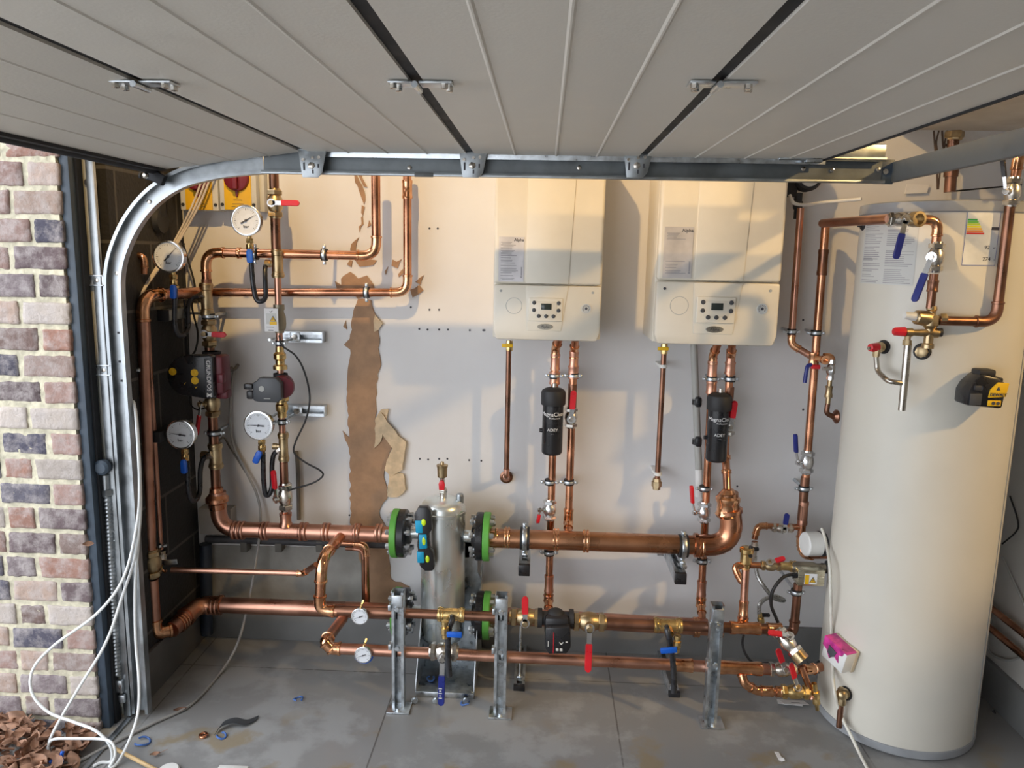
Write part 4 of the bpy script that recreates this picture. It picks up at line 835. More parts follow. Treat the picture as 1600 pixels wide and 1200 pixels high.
# ============================================================ FRONT LINES
WR = .45
r1 = pipe('copper_pipe', 'bright copper offset curving forward from the upper header to the front line', 'pipe', [(533, 838, WVS), (503, 873, WR), (499, 953, WR), (528, 955, WR)], 15, COP, COPB, bend=26, sleeves=((0, .5, 30, 1.1, COP),), straight=1)
pipe('copper_pipe', 'small copper pipe looping from the upper header down beside the torn patch', 'pipe', [(522, 848, .12), (571, 849, .12), (575, 945, .12)], 9.5, COP, COPB, bend=14)
pipe('copper_pipe', 'second small copper pipe close behind the loop beside the torn patch', 'pipe', [(540, 857, .10), (567, 858, .10), (569, 945, .10)], 6, COPD, COPR, bend=12)
pipe('copper_pipe', 'thin rosy copper pipe running level across the grey render', 'pipe', [(268, 890, .40), (474, 896, .40), (494, 882, .45)], 8.5, COPR, COPB, bend=10, straight=1)
pipe('copper_pipe', 'tarnished upper front line from the offset bend to the right floor strut', 'pipe', [(524, 956, WR), (800, 962, WR)], 15.5, COPD, COPB, group='front line pipes')
pipe('copper_pipe', 'tarnished upper front line between the pump and the drain end', 'pipe', [(935, 970, WR), (1215, 986, WR)], 16.5, COPD, COPB, sleeves=((0, .82, 46, 1.16, COPB), (0, .98, 22, 1.16, COPB)), group='front line pipes')
pipe('copper_pipe', 'lower front line with swept elbow at its left end', 'pipe', [(536, 966, WVS), (508, 1003, WR), (518, 1013, WR), (1205, 1046, WR)], 16, COPR, COPB, bend=9, straight=1, sleeves=((2, .80, 30, 1.14, COPB), (2, .93, 60, 1.16, COPB)), group='front line pipes')
hu = pipe('header_pipe', 'upper large copper header right of the vessel sweeping up to boiler two', 'pipe', [(762, 838, WVS), (1146, 856, WVS), (1138, 770, WVS)], 30, COPD if False else mat('copper_brown', (.62, .31, .17), .26, 1, c2=(.40, .20, .11), scale=6), COP, bend=48, elbows=(0,), group='large headers right of the vessel')
hr = pipe('header_pipe', 'lower large copper header right of the vessel behind the front line', 'pipe', [(762, 961, WVS), (1105, 980, WVS)], 26, COPR, group='large headers right of the vessel')
for x_, r_ in ((776, 13), (790, 15), (795, 15), (866, 16), (871, 16), (913, 16), (918, 16), (1092, 16), (1097, 16)): bigring(hu, hu.L(x_, 838.5+.045*(x_-762), WVS), (1, 0, 0), r_-1, 4, COPB)
for x_ in (1085, 1090, 1120, 1126): bigring(hr, hr.L(x_, 962+.055*(x_-762), WVS), (1, 0, 0), 13, 4, COPB)
m = hu.mb(); q = hu.L(1137, 786, WVS); m.spin(q, (0, 0, 1), [(-22, 15.5), (-18, 18), (-14, 16), (0, 16), (4, 18.5), (9, 18.5), (12, 15), (18, 11), (22, 8)], 26); m.done('reducer', COPB, hu.e)
# drain loops on the front line
tee('bronze tee with drain hose on the front line before the vessel', 705, 960, WR, 'h', 16.5, 42, (0, -1, -.25), BRS, 16)
tee('bronze tee with drain hose on the front line left of the right floor strut', 1043, 977, WR, 'h', 17.5, 44, (0, -1, -.25), BRS, 16)
def drain(label, top, pts, cock, hd_, nut):
    t = T('drain_hose', label, 'drain hose', top[0], top[1], WR+.05, 'bent black drain hoses')
    m = t.mb(); m.tube(smooth_pts([t.L(*p) for p in pts], 8), 4.8, 14); m.done('hose', HOSE, t.e)
    a = t.L(*cock); m = t.mb(); m.spin(a+Vector((0, 0, 14)), (0, 0, -1), [(0, 0), (0, 5.5), (6, 5.5), (6, 4), (10, 4), (10, 6.2), (20, 6.2), (22, 4.5), (28, 4.5), (28, 0)], 8); m.done('brass_cock', BRS, t.e)
    b, c = t.L(*hd_[0]), t.L(*hd_[1]); m = t.mb(); m.box((b+c)/2, ((c-b).length, 5, 9), 1.5, rot=(0, -math.atan2((c-b).z, (c-b).x), 0)); m.done('handle', BLU, t.e)
    return t
drain('black drain hose with blue handle hanging in front of the vessel base', (705, 968), [(706, 964, WR+.03), (706, 970, WR+.055), (701, 985, WR+.06), (700, 1020, WR+.06), (702, 1056, WR+.06)], (695, 984, WR+.09), ((698, 991, WR+.1), (722, 992, WR+.1)), 0)
drain('black drain hose with blue handle hanging near the right floor strut', (1040, 984), [(1042, 980, WR+.03), (1043, 986, WR+.055), (1047, 1005, WR+.06), (1052, 1040, WR+.06), (1053, 1082, WR+.06)], (1058, 1006, WR+.085), ((1032, 1017, WR+.1), (1058, 1015, WR+.1)), 0)
# valves on the front line
valve('ball valve with upright red lever left of the black pump', 821, 964, WR, 'h', 18, (-.02, 1), 44, RED, BRZ, ln=50, hw=10)
valve('ball valve with hanging red lever right of the black pump', 920, 971, WR, 'h', 19, (.0, -1), 72, RED, BRZ, ln=54, hw=10.5)
fitting('union_coupling', 'brass union between the black pump and the right valve', 'union', 896, 969, WR, 'h', [(0, 0), (0, 12), (8, 12), (8, 9), (14, 9), (14, 0)], BRZ, 12)
vv = valve('ball valve with long dark blue lever hanging in front of the vessel base', 694, 1018, WR, 'h', 18, (-.02, -1), 78, NAV, NIK, ln=46, hw=10.5)
m = vv.mb()
for z in range(5): m.box((-2, -28.5, -46-z*4), (3.5 if z % 2 else 5, .5, 1.4))
m.done('print', PAPG, vv.e)
for i, (px, py) in enumerate(((618, 957), (618, 1016), (783, 961), (785, 1022), (1119, 980), (1118, 1041))):
    clamp(['upper clamp on the floor strut left of the vessel', 'lower clamp on the floor strut left of the vessel', 'upper clamp on the floor strut right of the vessel', 'lower clamp on the floor strut right of the vessel', 'upper clamp on the floor strut nearest the cylinder', 'lower clamp on the floor strut nearest the cylinder'][i], px, py, WR, 'h', 17, 'clamps on the floor struts', rod=False)
# thermometers
for lb, px, py in (('small round thermometer hanging on the upper front line', 563, 962), ('small round thermometer on the lower front line with a blue rim', 568, 1022)):
    t = T('thermometer', lb, 'thermometer', px, py, WR+.035, 'strap on thermometers'); dial_face(t, 13.5, Vector((0, 5, 0)), 200, 0, None)
    m = t.mb(); m.tube([(0, 4, 12), (2, 4, 18), (3, 8, 22)], 1.8, 8); m.done('spring_clip', BRS, t.e)
    if py > 1000:
        m = t.mb(); m.tube([(13.5*math.cos(math.radians(a)), 2, 13.5*math.sin(math.radians(a))-1.5) for a in range(200, 345, 12)], 2.2, 8); m.done('blue_protective_rim', BLU, t.e)
# top wall clamps
clamp('clamp on the upper of the two wall copper pipes', 507, 398, WV-.02, 'h', 15)
clamp('clamp on the upper wall pipe beside the topmost gauge', 399, 397, WV-.02, 'h', 14.5)
clamp('clamp on the lower wall copper pipe above the torn patch', 573, 457, .09, 'h', 14)
clamp('big clamp on the header just right of the vessel', 820, 841, WVS, 'h', 29, rod=False)
clamp('big clamp on the header above the second bracket arm', 1067, 853, WVS, 'h', 29, rod=False)
# ============================================================ BOILERS
def boiler(label, px, pyb, w, sc, tag2):
    t = T('wall_boiler', label, 'boiler', px, pyb, w, 'wall hung gas boilers', sc=sc); Wd = 176; dep = (w-.004)/t.u; Ht = 318
    t.e.location.z = t.o.z
    m = t.mb(); m.box((Wd/2, dep/2+6, Ht/2+2), (Wd+2, dep-10, Ht), 2); m.done('casing', CRM, t.e)
    m = t.mb(); m.box((Wd/2, 9, (92+Ht)/2), (Wd, 20, Ht-92), 5, seg=3); m.done('upper_cover', CRM, t.e)
    m = t.mb(); m.prism([(5, 0), (Wd-5, 0), (Wd, 14), (Wd, 90.5), (0, 90.5), (0, 14)], -1, 19, 4); lc = m.done('lower_cover', CRM, t.e)
    m = t.mb(); m.prism([(53, 93), (122, 93), (132, Ht-2), (53, Ht-2)], -2.6, 2, 1); m.done('centre_panel', CRM2, t.e)
    m = t.mb(); m.prism([(56, 16), (112, 16), (122, 89.5), (53, 89.5)], -2.4, 2, 1); m.done('centre_panel', CRM2, lc)
    m = t.mb(); m.box((86, -3.4, 51), (55, 4, 38), 1.6); cp = m.done('control_panel', CRM2, t.e)
    m = t.mb(); m.box((86, -5.4, 53), (36, 1.4, 22), .6); m.done('keypad_border', CRM, cp)
    m = t.mb(); m.box((87, -6.2, 56), (17, 1.4, 10), .4); m.done('display', mat('lcd', (.035, .045, .04), .2), cp)
    for x, z in ((67, 62), (67, 50), (107, 62), (107, 50), (75, 40.5), (87, 40.5), (99, 40.5)):
        m = t.mb(); m.spin((x, -5.2, z), (0, -1, 0), [(0, 0), (0, 3.4), (1.2, 3.2), (1.6, 2), (1.6, 0)], 14); m.done('button', DGR, cp)
    m = t.mb(); m.spin((34, -.8, 56), (0, -1, 0), [(0, 12.6), (.3, 12.6), (.3, 13.4), (0, 13.4)], 32); m.done('round_blank', GPL, lc)
    m = t.mb(); m.spin((152, -.9, 54), (0, -1, 0), [(0, 0), (0, 7.8), (1.6, 7.8), (1.6, 6.4), (.8, 6.2), (.8, 0)], 24); g = m.done('pressure_dial', PAPG, t.e)
    m = t.mb(); m.spin((152, -1.8, 54), (0, -1, 0), [(0, 0), (0, 2.2), (1, 2), (1, 0)], 12)
    for a in range(-40, 221, 26):
        d = Vector((math.cos(math.radians(a)), 0, math.sin(math.radians(a)))); C_ = Vector((152, -2.0, 54)); m.cyl(C_+d*4, C_+d*5.6, .4, seg=5)
    m.done('dial_marks', INK, g)
    b = MB(t.u); b.spin((86, -2.4, 23), (0, -1, 0), [(0, 0), (0, 4.8), (1, 4.4), (1, 0)], 28)
    for v in b.bm.verts: v.co.x = (v.co.x/t.u-86)*2.7*t.u+86*t.u
    bd = b.done('badge', mat('badge_silver', (.36, .34, .29), .3, .8), t.e)
    text('Alpha', 6*t.u, INK, t.e, (86*t.u, -3.7*t.u, 23*t.u), name='badge_lettering')
    m = t.mb(); m.spin((12, -.8, 80), (0, -1, 0), [(0, 0), (0, 2.2), (1, 2), (1, 0)], 10); m.done('screw', [GPL, DGR][tag2], lc)
    m = t.mb(); m.spin((162, -.8, 80), (0, -1, 0), [(0, 0), (0, 2.2), (1, 2), (1, 0)], 10); m.done('screw', GPL, lc)
    # printed sheet on the upper left
    m = t.mb(); m.box((28, -1.5, 131), (41, .5, 72)); sh = m.done('instruction_sheet', [mat('sheet_a', (.66, .64, .65), .8), mat('sheet_b', (.58, .54, .51), .8)][tag2], t.e)
    m = t.mb(); random.seed(3+tag2); z = 158
    while z > 99:
        if not (tag2 and 122 < z < 148): 
            l = random.uniform(14, 30); m.box((11+l/2, -1.85, z), (l, .2, 1.1))
            if random.random() < .6: m.box((11+l/2, -1.85, z-1.9), (l*random.uniform(.7, 1), .2, .8))
        z -= random.choice((3.6, 4.4))
    m.box((45, -1.85, 112), (2, .2, 14)); m.box((45, -1.85, 103), (3, .2, 3)); m.done('printed_text', PRNT, sh)
    text('Alpha', 7*t.u, INK, sh, (40*t.u, -1.9*t.u, 162*t.u), name='sheet_lettering', bold=.0002)
    # sockets and loose wiring underneath
    m = t.mb(); 
    for x in (24, 99, 128, 150): m.spin((x, dep*.62, 1), (0, 0, -1), hexp(0, 5, 6), 6)
    m.tube(smooth_pts([(104, dep*.5, 0), (120, dep*.5, -4), (135, dep*.5, -2), (150, dep*.5, -5), (166, dep*.5, -1)], 6), 1.6, 8); m.done('bottom_fittings', NIK, t.e)
    return t
boiler('cream wall boiler nearer the torn wall patch, left one of the pair', 770, 530, .30, .945, 0)
boiler('cream wall boiler next to the water cylinder, right one of the pair', 1021, 537, .30, 1.075, 1)
# ============================================================ PIPES UNDER THE BOILERS
WB = .10
pipe('gas_pipe', 'brown gas pipe ending in a wall plate under the left boiler', 'pipe', [(795.5, 532, WB), (791, 744, WB), (791, 744.5, .0)], 8.5, COPD, COPR, bend=9, group='gas pipes', straight=None)
t = T('wall_plate', 'round copper wall plate at the foot of the left gas pipe', 'wall plate', 791, 745, .004); m = t.mb(); m.spin((0, 0, 0), (0, -1, 0), [(0, 0), (0, 10), (2, 10), (3, 7), (6, 6), (6, 0)], 24); m.done('plate', COPD, t.e)
pipe('gas_pipe', 'brown gas pipe with white clips ending capped under the right boiler', 'pipe', [(1038, 538, WB), (1027, 752, WB)], 8.5, COPD, COPR, group='gas pipes')
fitting('pipe_end_fitting', 'brown threaded end fitting at the foot of the right gas pipe', 'fitting', 1026, 756, WB, 'v', [(-9, 0), (-9, 6), (-4, 6), (-4, 8), (4, 8), (4, 6.5), (9, 6), (9, 0)], BRZ, 6)
for lb, px, py in (('yellow gas tap under the left boiler', 796, 540), ('yellow gas tap under the right boiler', 1038, 545)):
    t = T('gas_tap', lb, 'valve', px, py, WB, 'yellow gas taps'); m = t.mb(); m.spin((0, 0, -8), (0, 0, 1), [(0, 0), (0, 5.2), (4, 5.6), (12, 5.6), (16, 5), (16, 0)], 8); m.done('body', BRS, t.e)
    m = t.mb(); m.box((-3, -8, 1), (17, 3, 5.5), 1); m.cyl((0, -2, 1), (0, -9, 1), 3, seg=10); m.done('yellow_lever', YEL, t.e)
for lb, px, py in (('white clip high on the right gas pipe', 1036, 572), ('white clip at the foot of the right gas pipe', 1028, 740)):
    t = T('pipe_clip', lb, 'pipe clip', px, py, WB, 'white pipe clips'); m = t.mb(); m.spin((0, 0, -2.5), (0, 0, 1), [(0, 4.4), (0, 6.2), (5, 6.2), (5, 4.4)], 18); m.box((0, WB/t.u/2+3, 0), (14, WB/t.u-6, 5), 1); m.done('clip', WHT, t.e)
t = T('waste_pipe', 'grey plastic condensate pipe passing behind the right magnetic filter', 'pipe', 1084, 538, .05)
m = t.mb(); m.tube([t.L(1084, 536, .05), t.L(1092, 736, .05)], 5.6, 16); m.done('grey_pipe', GPL, t.e)
m = t.mb(); m.tube([t.L(1092, 733, .05), t.L(1093, 776, .05)], 6.4, 16); m.done('white_end', WHT, t.e)
for q in (628, 690):
    m = t.mb(); m.box(t.L(1091, q, .07), (10, 12, 16), 3); m.spin(t.L(1089, q, .06), (0, 0, 1), [(-4, 5), (-4, 8), (4, 8), (4, 5)], 16); m.done('black_clip', BLK, t.e)
def two(label, a, **k): return pipe('copper_pipe', label, 'pipe', a, **k)
pipe('copper_pipe', 'copper pipe through the left magnetic filter and behind the header', 'pipe', [(874, 528, WB+.05), (868, 545, WB), (857, 938, WB), (857, 962, WVS-.02)], 12.5, COP, COPB, bend=14, straight=1, sleeves=((1, .05, 26, 1.18, COPR), (1, .11, 20, 1.3, COPR), (1, .93, 30, 1.2, COPR), (1, .99, 12, 1.3, COPR)), group='copper pipes under the boilers')
pipe('copper_pipe', 'copper pipe with the red lever valve under the left boiler', 'pipe', [(899, 530, WB+.05), (897, 548, WB), (888, 815, WB), (888, 838, WVS-.02)], 12.5, COP, COPB, bend=12, straight=1, sleeves=((1, .05, 26, 1.18, COPR), (1, .12, 20, 1.3, COPR), (1, .97, 26, 1.25, COPB)), group='copper pipes under the boilers')
pipe('copper_pipe', 'copper pipe through the right magnetic filter and behind the header', 'pipe', [(1122, 536, WB+.05), (1114, 556, WB), (1095, 945, WB), (1098, 972, WVS-.02)], 12.5, COP, COPB, bend=14, straight=1, sleeves=((1, .05, 26, 1.18, COPR), (1, .12, 20, 1.3, COPR), (1, .93, 26, 1.2, COPR), (1, .99, 14, 1.3, COPB)), group='copper pipes under the boilers')
pipe('copper_pipe', 'copper pipe from the right boiler bending into the big header elbow', 'pipe', [(1144, 538, WB+.05), (1142, 556, WB), (1133, 700, WB), (1137, 775, WVS)], 12.5, COP, COPB, bend=14, straight=1, elbows=(0,), sleeves=((1, .05, 26, 1.18, COPR), (1, .13, 20, 1.3, COPR), (2, .2, 5, 1.25, COPB), (2, .5, 5, 1.25, COPB)), group='copper pipes under the boilers')
# dark sections
for lb, a, b, d in (('dark section of pipe above the left red lever', (895, 600), (893, 650), 14), ('dark section of pipe above the right red lever', (1140, 605), (1137, 660), 14)):
    pipe('copper_pipe', lb, 'pipe', [(*a, WB), (*b, WB)], d, COPD, group='dark pipe sections')
for i, (px, py) in enumerate(((866.5, 587), (896, 587), (859, 753), (889, 753), (1112, 592), (1141, 592), (1101, 763))):
    clamp(['clamp above the left magnetic filter', 'clamp above the left red lever, beside the filter', 'clamp under the left magnetic filter', 'clamp under the left red lever valve', 'clamp above the right magnetic filter', 'clamp above the right red lever, beside the filter', 'clamp under the right magnetic filter'][i], px, py, WB, 'v', 13)
clamp('clamp on the drop pipe just under the header, left boiler', 858, 863, WB, 'v', 13)
clamp('clamp on the drop pipe just under the header, right boiler', 1097, 876, WB, 'v', 13)
def filt(label, px, pt, pb, w):
    t = T('magnetic_filter', label, 'magnetic filter', px, pb, w, 'black magnetic filters'); zt = t.L(px, pt, w).z; R_ = 16
    m = t.mb(); m.spin((0, -10, 0), (0, 0, 1), [(0, 0), (0, R_*.86), (2, R_*.97), (4, R_), (zt-26, R_), (zt-26, 0)], 36); b = m.done('canister', BLK, t.e)
    m = t.mb(); m.spin((0, -10, zt-27), (0, 0, 1), [(0, R_*.9), (0, R_*1.14), (2, R_*1.18), (18, R_*1.18), (22, R_*1.1), (25, R_*.8), (27, R_*.3), (27, 0)], 36); m.done('lid', BLKM, t.e)
    m = t.mb(); m.cyl((1, -10, zt-2), (1, -10, zt+6), 3.6, seg=12); m.done('vent_nipple', NIK, t.e)
    m = t.mb(); m.spin((-R_-1, -8, 36), (-1, 0, 0), [(-2, 0), (-2, 3.5), (3, 3), (3, 0)], 10); m.done('drain_plug', BLK, t.e)
    for s_, sz, z_, nm in (('MagnaClean', 8.4, zt-40, 'brand_lettering'), ('Professional', 3.6, zt-46, 'small_lettering'), ('ADEY', 6.6, zt-64, 'maker_lettering'), ('____', 2.6, zt-69, 'small_mark')):
        o_ = text(s_, sz*t.u, PAP, t.e, (0, 0, 0), name=nm, sx=1)
        # wrap the lettering round the canister
        off = 3 if s_ == 'Professional' else 0
        for v in o_.data.vertices:
            x = v.co.x+off*t.u; zz = v.co.y; th = x/(R_*t.u); rr = (R_+.25)*t.u+max(0, v.co.z)
            v.co = Vector((math.sin(th)*rr, -math.cos(th)*rr-10*t.u, zz+z_*t.u))
        o_.rotation_euler = (0, 0, 0)
    return t
filt('black magnetic filter canister under the left boiler', 862, 603, 706, WB+.01)
f2 = filt('black magnetic filter canister under the right boiler', 1116, 611, 717, WB+.012)
valve('ball valve with upright red lever right of the left filter', 892, 652, WB, 'v', 13, (.05, 1), 46, RED, NIK, ln=34, hw=9.5, tilt=2)
valve('ball valve with upright red lever right of the right filter', 1138, 664, WB, 'v', 13, (.08, 1), 42, RED, NIK, ln=34, hw=9.5, tilt=2)
valve('ball valve with small red lever facing left, above the header', 859, 796, WB, 'v', 13, (-.15, -1), 22, RED, CHR, ln=34, hw=6, out=(-1, -.25, 0))
valve('ball valve with raised red lever facing left, under the right filter', 1100, 800, WB, 'v', 13, (-.12, 1), 44, RED, CHR, ln=34, hw=6.5, out=(-1, -.3, 0), tilt=3)
# ============================================================ WATER CYLINDER
CX, CY, CR = 1.364, 2.731, .271
def surf(px, py, off=0.):
    d = ray(px, py); R_ = CR+off; a = d.x*d.x+d.y*d.y; b = 2*(-CX*d.x-CY*d.y); c = CX*CX+CY*CY-R_*R_; q = b*b-4*a*c
    t = (-b-math.sqrt(max(q, 0)))/(2*a); return CAM+d*t
ZT = P(1345, 322, D-CY).z
t = T('hot_water_cylinder', 'tall cream hot water cylinder with grey top and bottom rims', 'water cylinder', 1440, 1188, .5, at=(CX, CY, 0)); CYT = t
m = MB(); m.spin((0, 0, 0), (0, 0, 1), [(.03, 0), (.03, CR), (ZT-.022, CR), (ZT-.022, 0)], 96); m.done('jacket', CYL, t.e)
m = MB(); m.spin((0, 0, 0), (0, 0, 1), [(0, 0), (0, CR*.97), (.006, CR+.001), (.034, CR+.003), (.036, CR), (.036, 0)], 96); m.done('bottom_rim', GRIM, t.e)
m = MB(); m.spin((0, 0, ZT-.03), (0, 0, 1), [(0, 0), (0, CR+.002), (.004, CR+.005), (.034, CR+.004), (.038, CR*.96), (.034, 0)], 96); m.done('top_rim', GRIM, t.e)
a = surf(1590, 620); s_ = (a-Vector((CX, CY, a.z))).normalized()
m = MB(); m.box((s_.x*(CR+.001), s_.y*(CR+.001), ZT/2), (.003, .002, ZT-.06), 0, rot=(0, 0, math.atan2(s_.y, s_.x)+math.pi/2)); m.done('jacket_seam', GRIM, t.e)
def sheet(name, x0, x1, y0, y1, mt, off=.0008, par=None, thick=.0006, n=14):
    """curved sheet on the cylinder, corners from the photo"""
    pa, pb = surf((x0), (y0+y1)/2), surf(x1, (y0+y1)/2)
    a0 = math.atan2(pa.y-CY, pa.x-CX); a1 = math.atan2(pb.y-CY, pb.x-CX); z0 = surf((x0+x1)/2, y1).z; z1 = surf((x0+x1)/2, y0).z
    m = MB(); R_ = CR+off
    f = lambda a, z, r: m._v((math.cos(a)*r, math.sin(a)*r, z))
    A = [[f(a0+(a1-a0)*i/n, z, R_) for i in range(n+1)] for z in (z0, z1)]
    B = [[f(a0+(a1-a0)*i/n, z, R_-thick) for i in range(n+1)] for z in (z0, z1)]
    for i in range(n): m.bm.faces.new((A[0][i], A[0][i+1], A[1][i+1], A[1][i])); m.bm.faces.new((B[1][i], B[1][i+1], B[0][i+1], B[0][i]))
    o = m.done(name, mt, par if par is not None else CYT.e); return o, (a0, a1, z0, z1)
def sheet_lines(par, box, rows, col=PRNT, off=.0012, name='printed_text', rnd=True):
    a0, a1, z0, z1 = box; m = MB(); R_ = CR+off
    for (u0, u1, v, h) in rows:
        n = max(1, int((u1-u0)*16)); za = z0+(z1-z0)*v; zb = za+(z1-z0)*h
        va = [m._v((math.cos(a0+(a1-a0)*(u0+(u1-u0)*i/n))*R_, math.sin(a0+(a1-a0)*(u0+(u1-u0)*i/n))*R_, za)) for i in range(n+1)]
        vb = [m._v((math.cos(a0+(a1-a0)*(u0+(u1-u0)*i/n))*R_, math.sin(a0+(a1-a0)*(u0+(u1-u0)*i/n))*R_, zb)) for i in range(n+1)]
        for i in range(n): m.bm.faces.new((va[i], va[i+1], vb[i+1], vb[i]))
    return m.done(name, col, par)
o1, bx = sheet('data_label', 1350, 1433, 322, 445, PAPG)
rows = []; random.seed(5); v = .02
while v < .9:
    for c0, c1 in ((.04, .46), (.54, .97)):
        if random.random() < .86: rows.append((c0, c0+(c1-c0)*random.uniform(.55, 1), v, .010))
    v += .024
rows += [(.04, .3, .62, .014), (.54, .97, .60, .004), (.54, .97, .42, .004), (.04, .4, .32, .014)]
sheet_lines(o1, bx, rows); bx0 = bx
o2, bx = sheet('energy_label', 1508, 1560, 313, 415, mat('energy_white', (.66, .66, .62), .6))
sheet_lines(o2, bx, [(0, 1, 0, .006), (0, 1, .994, .006), (0, .012, 0, 1), (.99, 1, 0, 1)], INKB, name='blue_border')
sheet_lines(o2, bx, [(.30, .95, .91, .06)], INKB, name='blue_heading')
for i, (c, wd) in enumerate((((.02, .35, .06), .28), ((.15, .5, .05), .32), ((.5, .62, .03), .36), ((.8, .72, .0), .40), ((.85, .45, .0), .44), ((.72, .2, .02), .48), ((.6, .03, .02), .52))):
    sheet_lines(o2, bx, [(.03, .03+wd, .69-i*.035, .028)], mat('energy_bar_%d' % i, c, .6), name='efficiency_bar')
sheet_lines(o2, bx, [(.02, .24, .90, .08)], INKB, off=.0012, name='flag_field')
sheet_lines(o2, bx, [(.02, .24, .932, .016), (.115, .145, .90, .08)], RED, off=.0016, name='flag_cross')
sheet_lines(o2, bx, [(.76, 1., .55, .045)], INK, name='class_arrow')
def curved_text(body, px, py, size, mt, par, name='lettering', off=.0014):
    p = surf(px, py); th = math.atan2(p.y-CY, p.x-CX); o_ = text(body, size, mt, par, (0, 0, 0), name=name)
    for v in o_.data.vertices:
        a = th+v.co.x/CR; r = CR+off+max(0, v.co.z); v.co = Vector((math.cos(a)*r, math.sin(a)*r, p.z+v.co.y))
    o_.rotation_euler = (0, 0, 0)
curved_text('92', 1542, 387, .016, INK, o2, 'number_lettering'); curved_text('W', 1553, 388, .007, INK, o2, 'number_lettering')
curved_text('274', 1541, 405, .016, INK, o2, 'number_lettering'); curved_text('L', 1553, 406, .007, INK, o2, 'number_lettering')
sheet_lines(o1, bx0, [(.62+i*.035, .645+i*.035, .985-.004*(i % 2), .018) for i in range(8)], PRNT, name='faint_heading')
def onsurf(name, label, cat, px, py, group=None, off=0.):
    p = surf(px, py, off); th = math.atan2(p.y-CY, p.x-CX); return T(name, label, cat, 0, 0, 0, group, at=p, rot=(0, 0, th+math.pi/2))
# black grommets with their stubs
for lb, px, py, r in (('black round boss left of the valve cluster on the cylinder', 1381, 542, 11), ('black round boss under the brass mixing valve', 1441, 549, 13), ('black round boss near the foot of the cylinder', 1322, 1083, 11), ('black round boss where the lower copper line enters the cylinder', 1280, 1042, 10), ('black round boss half seen beside the steel box', 1291, 886, 10), ('black round boss high on the left edge of the cylinder', 1349, 350, 10)):
    t = onsurf('cylinder_boss', lb, 'boss', px, py, 'black bosses on the cylinder'); m = t.mb(); m.spin((0, 2, 0), (0, -1, 0), [(0, 0), (0, r), (3, r), (5, r*.85), (5, r*.55), (10, r*.5), (10, 0)], 24); m.done('ring', BLKM, t.e)
    if py in (542, 549): m = t.mb(); m.spin((0, -6, 0), (0, -1, 0), [(0, 0), (0, r*.72), (8, r*.66), (9, r*.4), (9, 0)], 8); m.done('brass_plug', BRZ, t.e)
WC = D-surf(1440, 540).y+.05          # plane just in front of the cylinder
wS = lambda px, py, off: D-surf(px, py).y+off
# relief valve and tundish pipes
t = T('relief_valve', 'red capped relief valve on the left boss of the cylinder', 'valve', 1372, 544, wS(1378, 542, .035)); 
m = t.mb(); m.spin((6, 4, 1), (-1, -.3, 0), [(0, 0), (0, 8), (6, 8), (8, 6), (8, 0)], 12); m.spin((-2, 0, 0), (0, 0, -1), [(0, 0), (0, 6), (12, 6), (12, 5), (14, 5), (14, 0)], 8); m.done('body', BRZ, t.e)
m = t.mb(); m.spin((-1, 1, 1), (-1, -.4, 0), [(0, 0), (0, 7.5), (11, 6.6), (14, 6), (15, 4), (15, 0)], 10); m.done('red_cap', RED, t.e)
m = t.mb(); m.spin((-16, -5, 0), (-1, -.4, 0), [(0, 0), (0, 3), (1.5, 2.5), (1.5, 0)], 10); m.done('cap_screw', NIK, t.e)
wp = wS(1440, 560, .055)
STL = mat('steel_tube', (.55, .52, .46), .28, 1, var=.15)
t = T('discharge_pipe', 'thin bent steel discharge tubes joining under the mixing valve', 'pipe', 1410, 600, wp)
m = t.mb(); pp, _ = fillet([t.L(1369, 556, wS(1378, 542, .035)), t.L(1371, 580, wS(1378, 542, .035)), t.L(1388, 596, wp), t.L(1412, 599, wp)], 26); m.tube(pp, 4.2, 14); m.done('bent_tube', STL, t.e)
m = t.mb(); m.tube([t.L(1419, 536, wp), t.L(1409, 641, wp)], 5.6, 16); m.done('straight_tube', STL, t.e)
# mixing valve cluster
wm = wp+.005
t = T('mixing_valve', 'brass mixing valve cluster with a red cap and a grey knob', 'valve', 1447, 500, wm)
m = t.mb(); m.spin((7, 0, 22), (0, 0, -1), [(0, 0), (0, 7), (6, 8), (8, 6), (12, 6), (16, 12), (30, 12), (36, 7), (58, 7), (60, 9), (66, 9), (66, 0)], 14); m.done('body', BRZ, t.e)
m = t.mb(); m.spin((10, 0, 1), (-1, -.15, .12), [(0, 0), (0, 10), (14, 12), (28, 11), (30, 9), (30, 0)], 18); m.done('mixing_head', BRZ, t.e)
m = t.mb(); m.spin((-19, -4, 5), (-1, -.15, .12), [(0, 0), (0, 7), (14, 6), (18, 5), (18, 0)], 14); m.done('grey_knob', WHT, t.e)
m = t.mb(); m.spin((-30, -1, -20), (1, 0, 0), [(0, 0), (0, 7), (10, 7), (10, 5), (34, 6), (44, 7.5), (50, 7.5), (50, 0)], 12); m.spin((-26, -1, -22), (0, 0, -1), [(0, 0), (0, 5), (10, 5), (10, 7), (18, 7), (18, 0)], 8); m.done('lower_arm', BRZ, t.e)
m = t.mb(); m.spin((-31, -1, -19), (-1, 0, 0), [(0, 0), (0, 7.6), (16, 6.5), (18, 5), (18, 0)], 8); m.done('red_cap', RED, t.e)
m = t.mb(); m.spin((17, -1, -19), (1, 0, 0), [(0, 0), (0, 7), (8, 7), (8, 0)], 14); m.done('black_cap', BLKM, t.e)
m = t.mb(); m.spin((20, 0, 2), (1, 0, 0), hexp(0, 10, 9), 6); m.done('union_nut', BRZ, t.e)
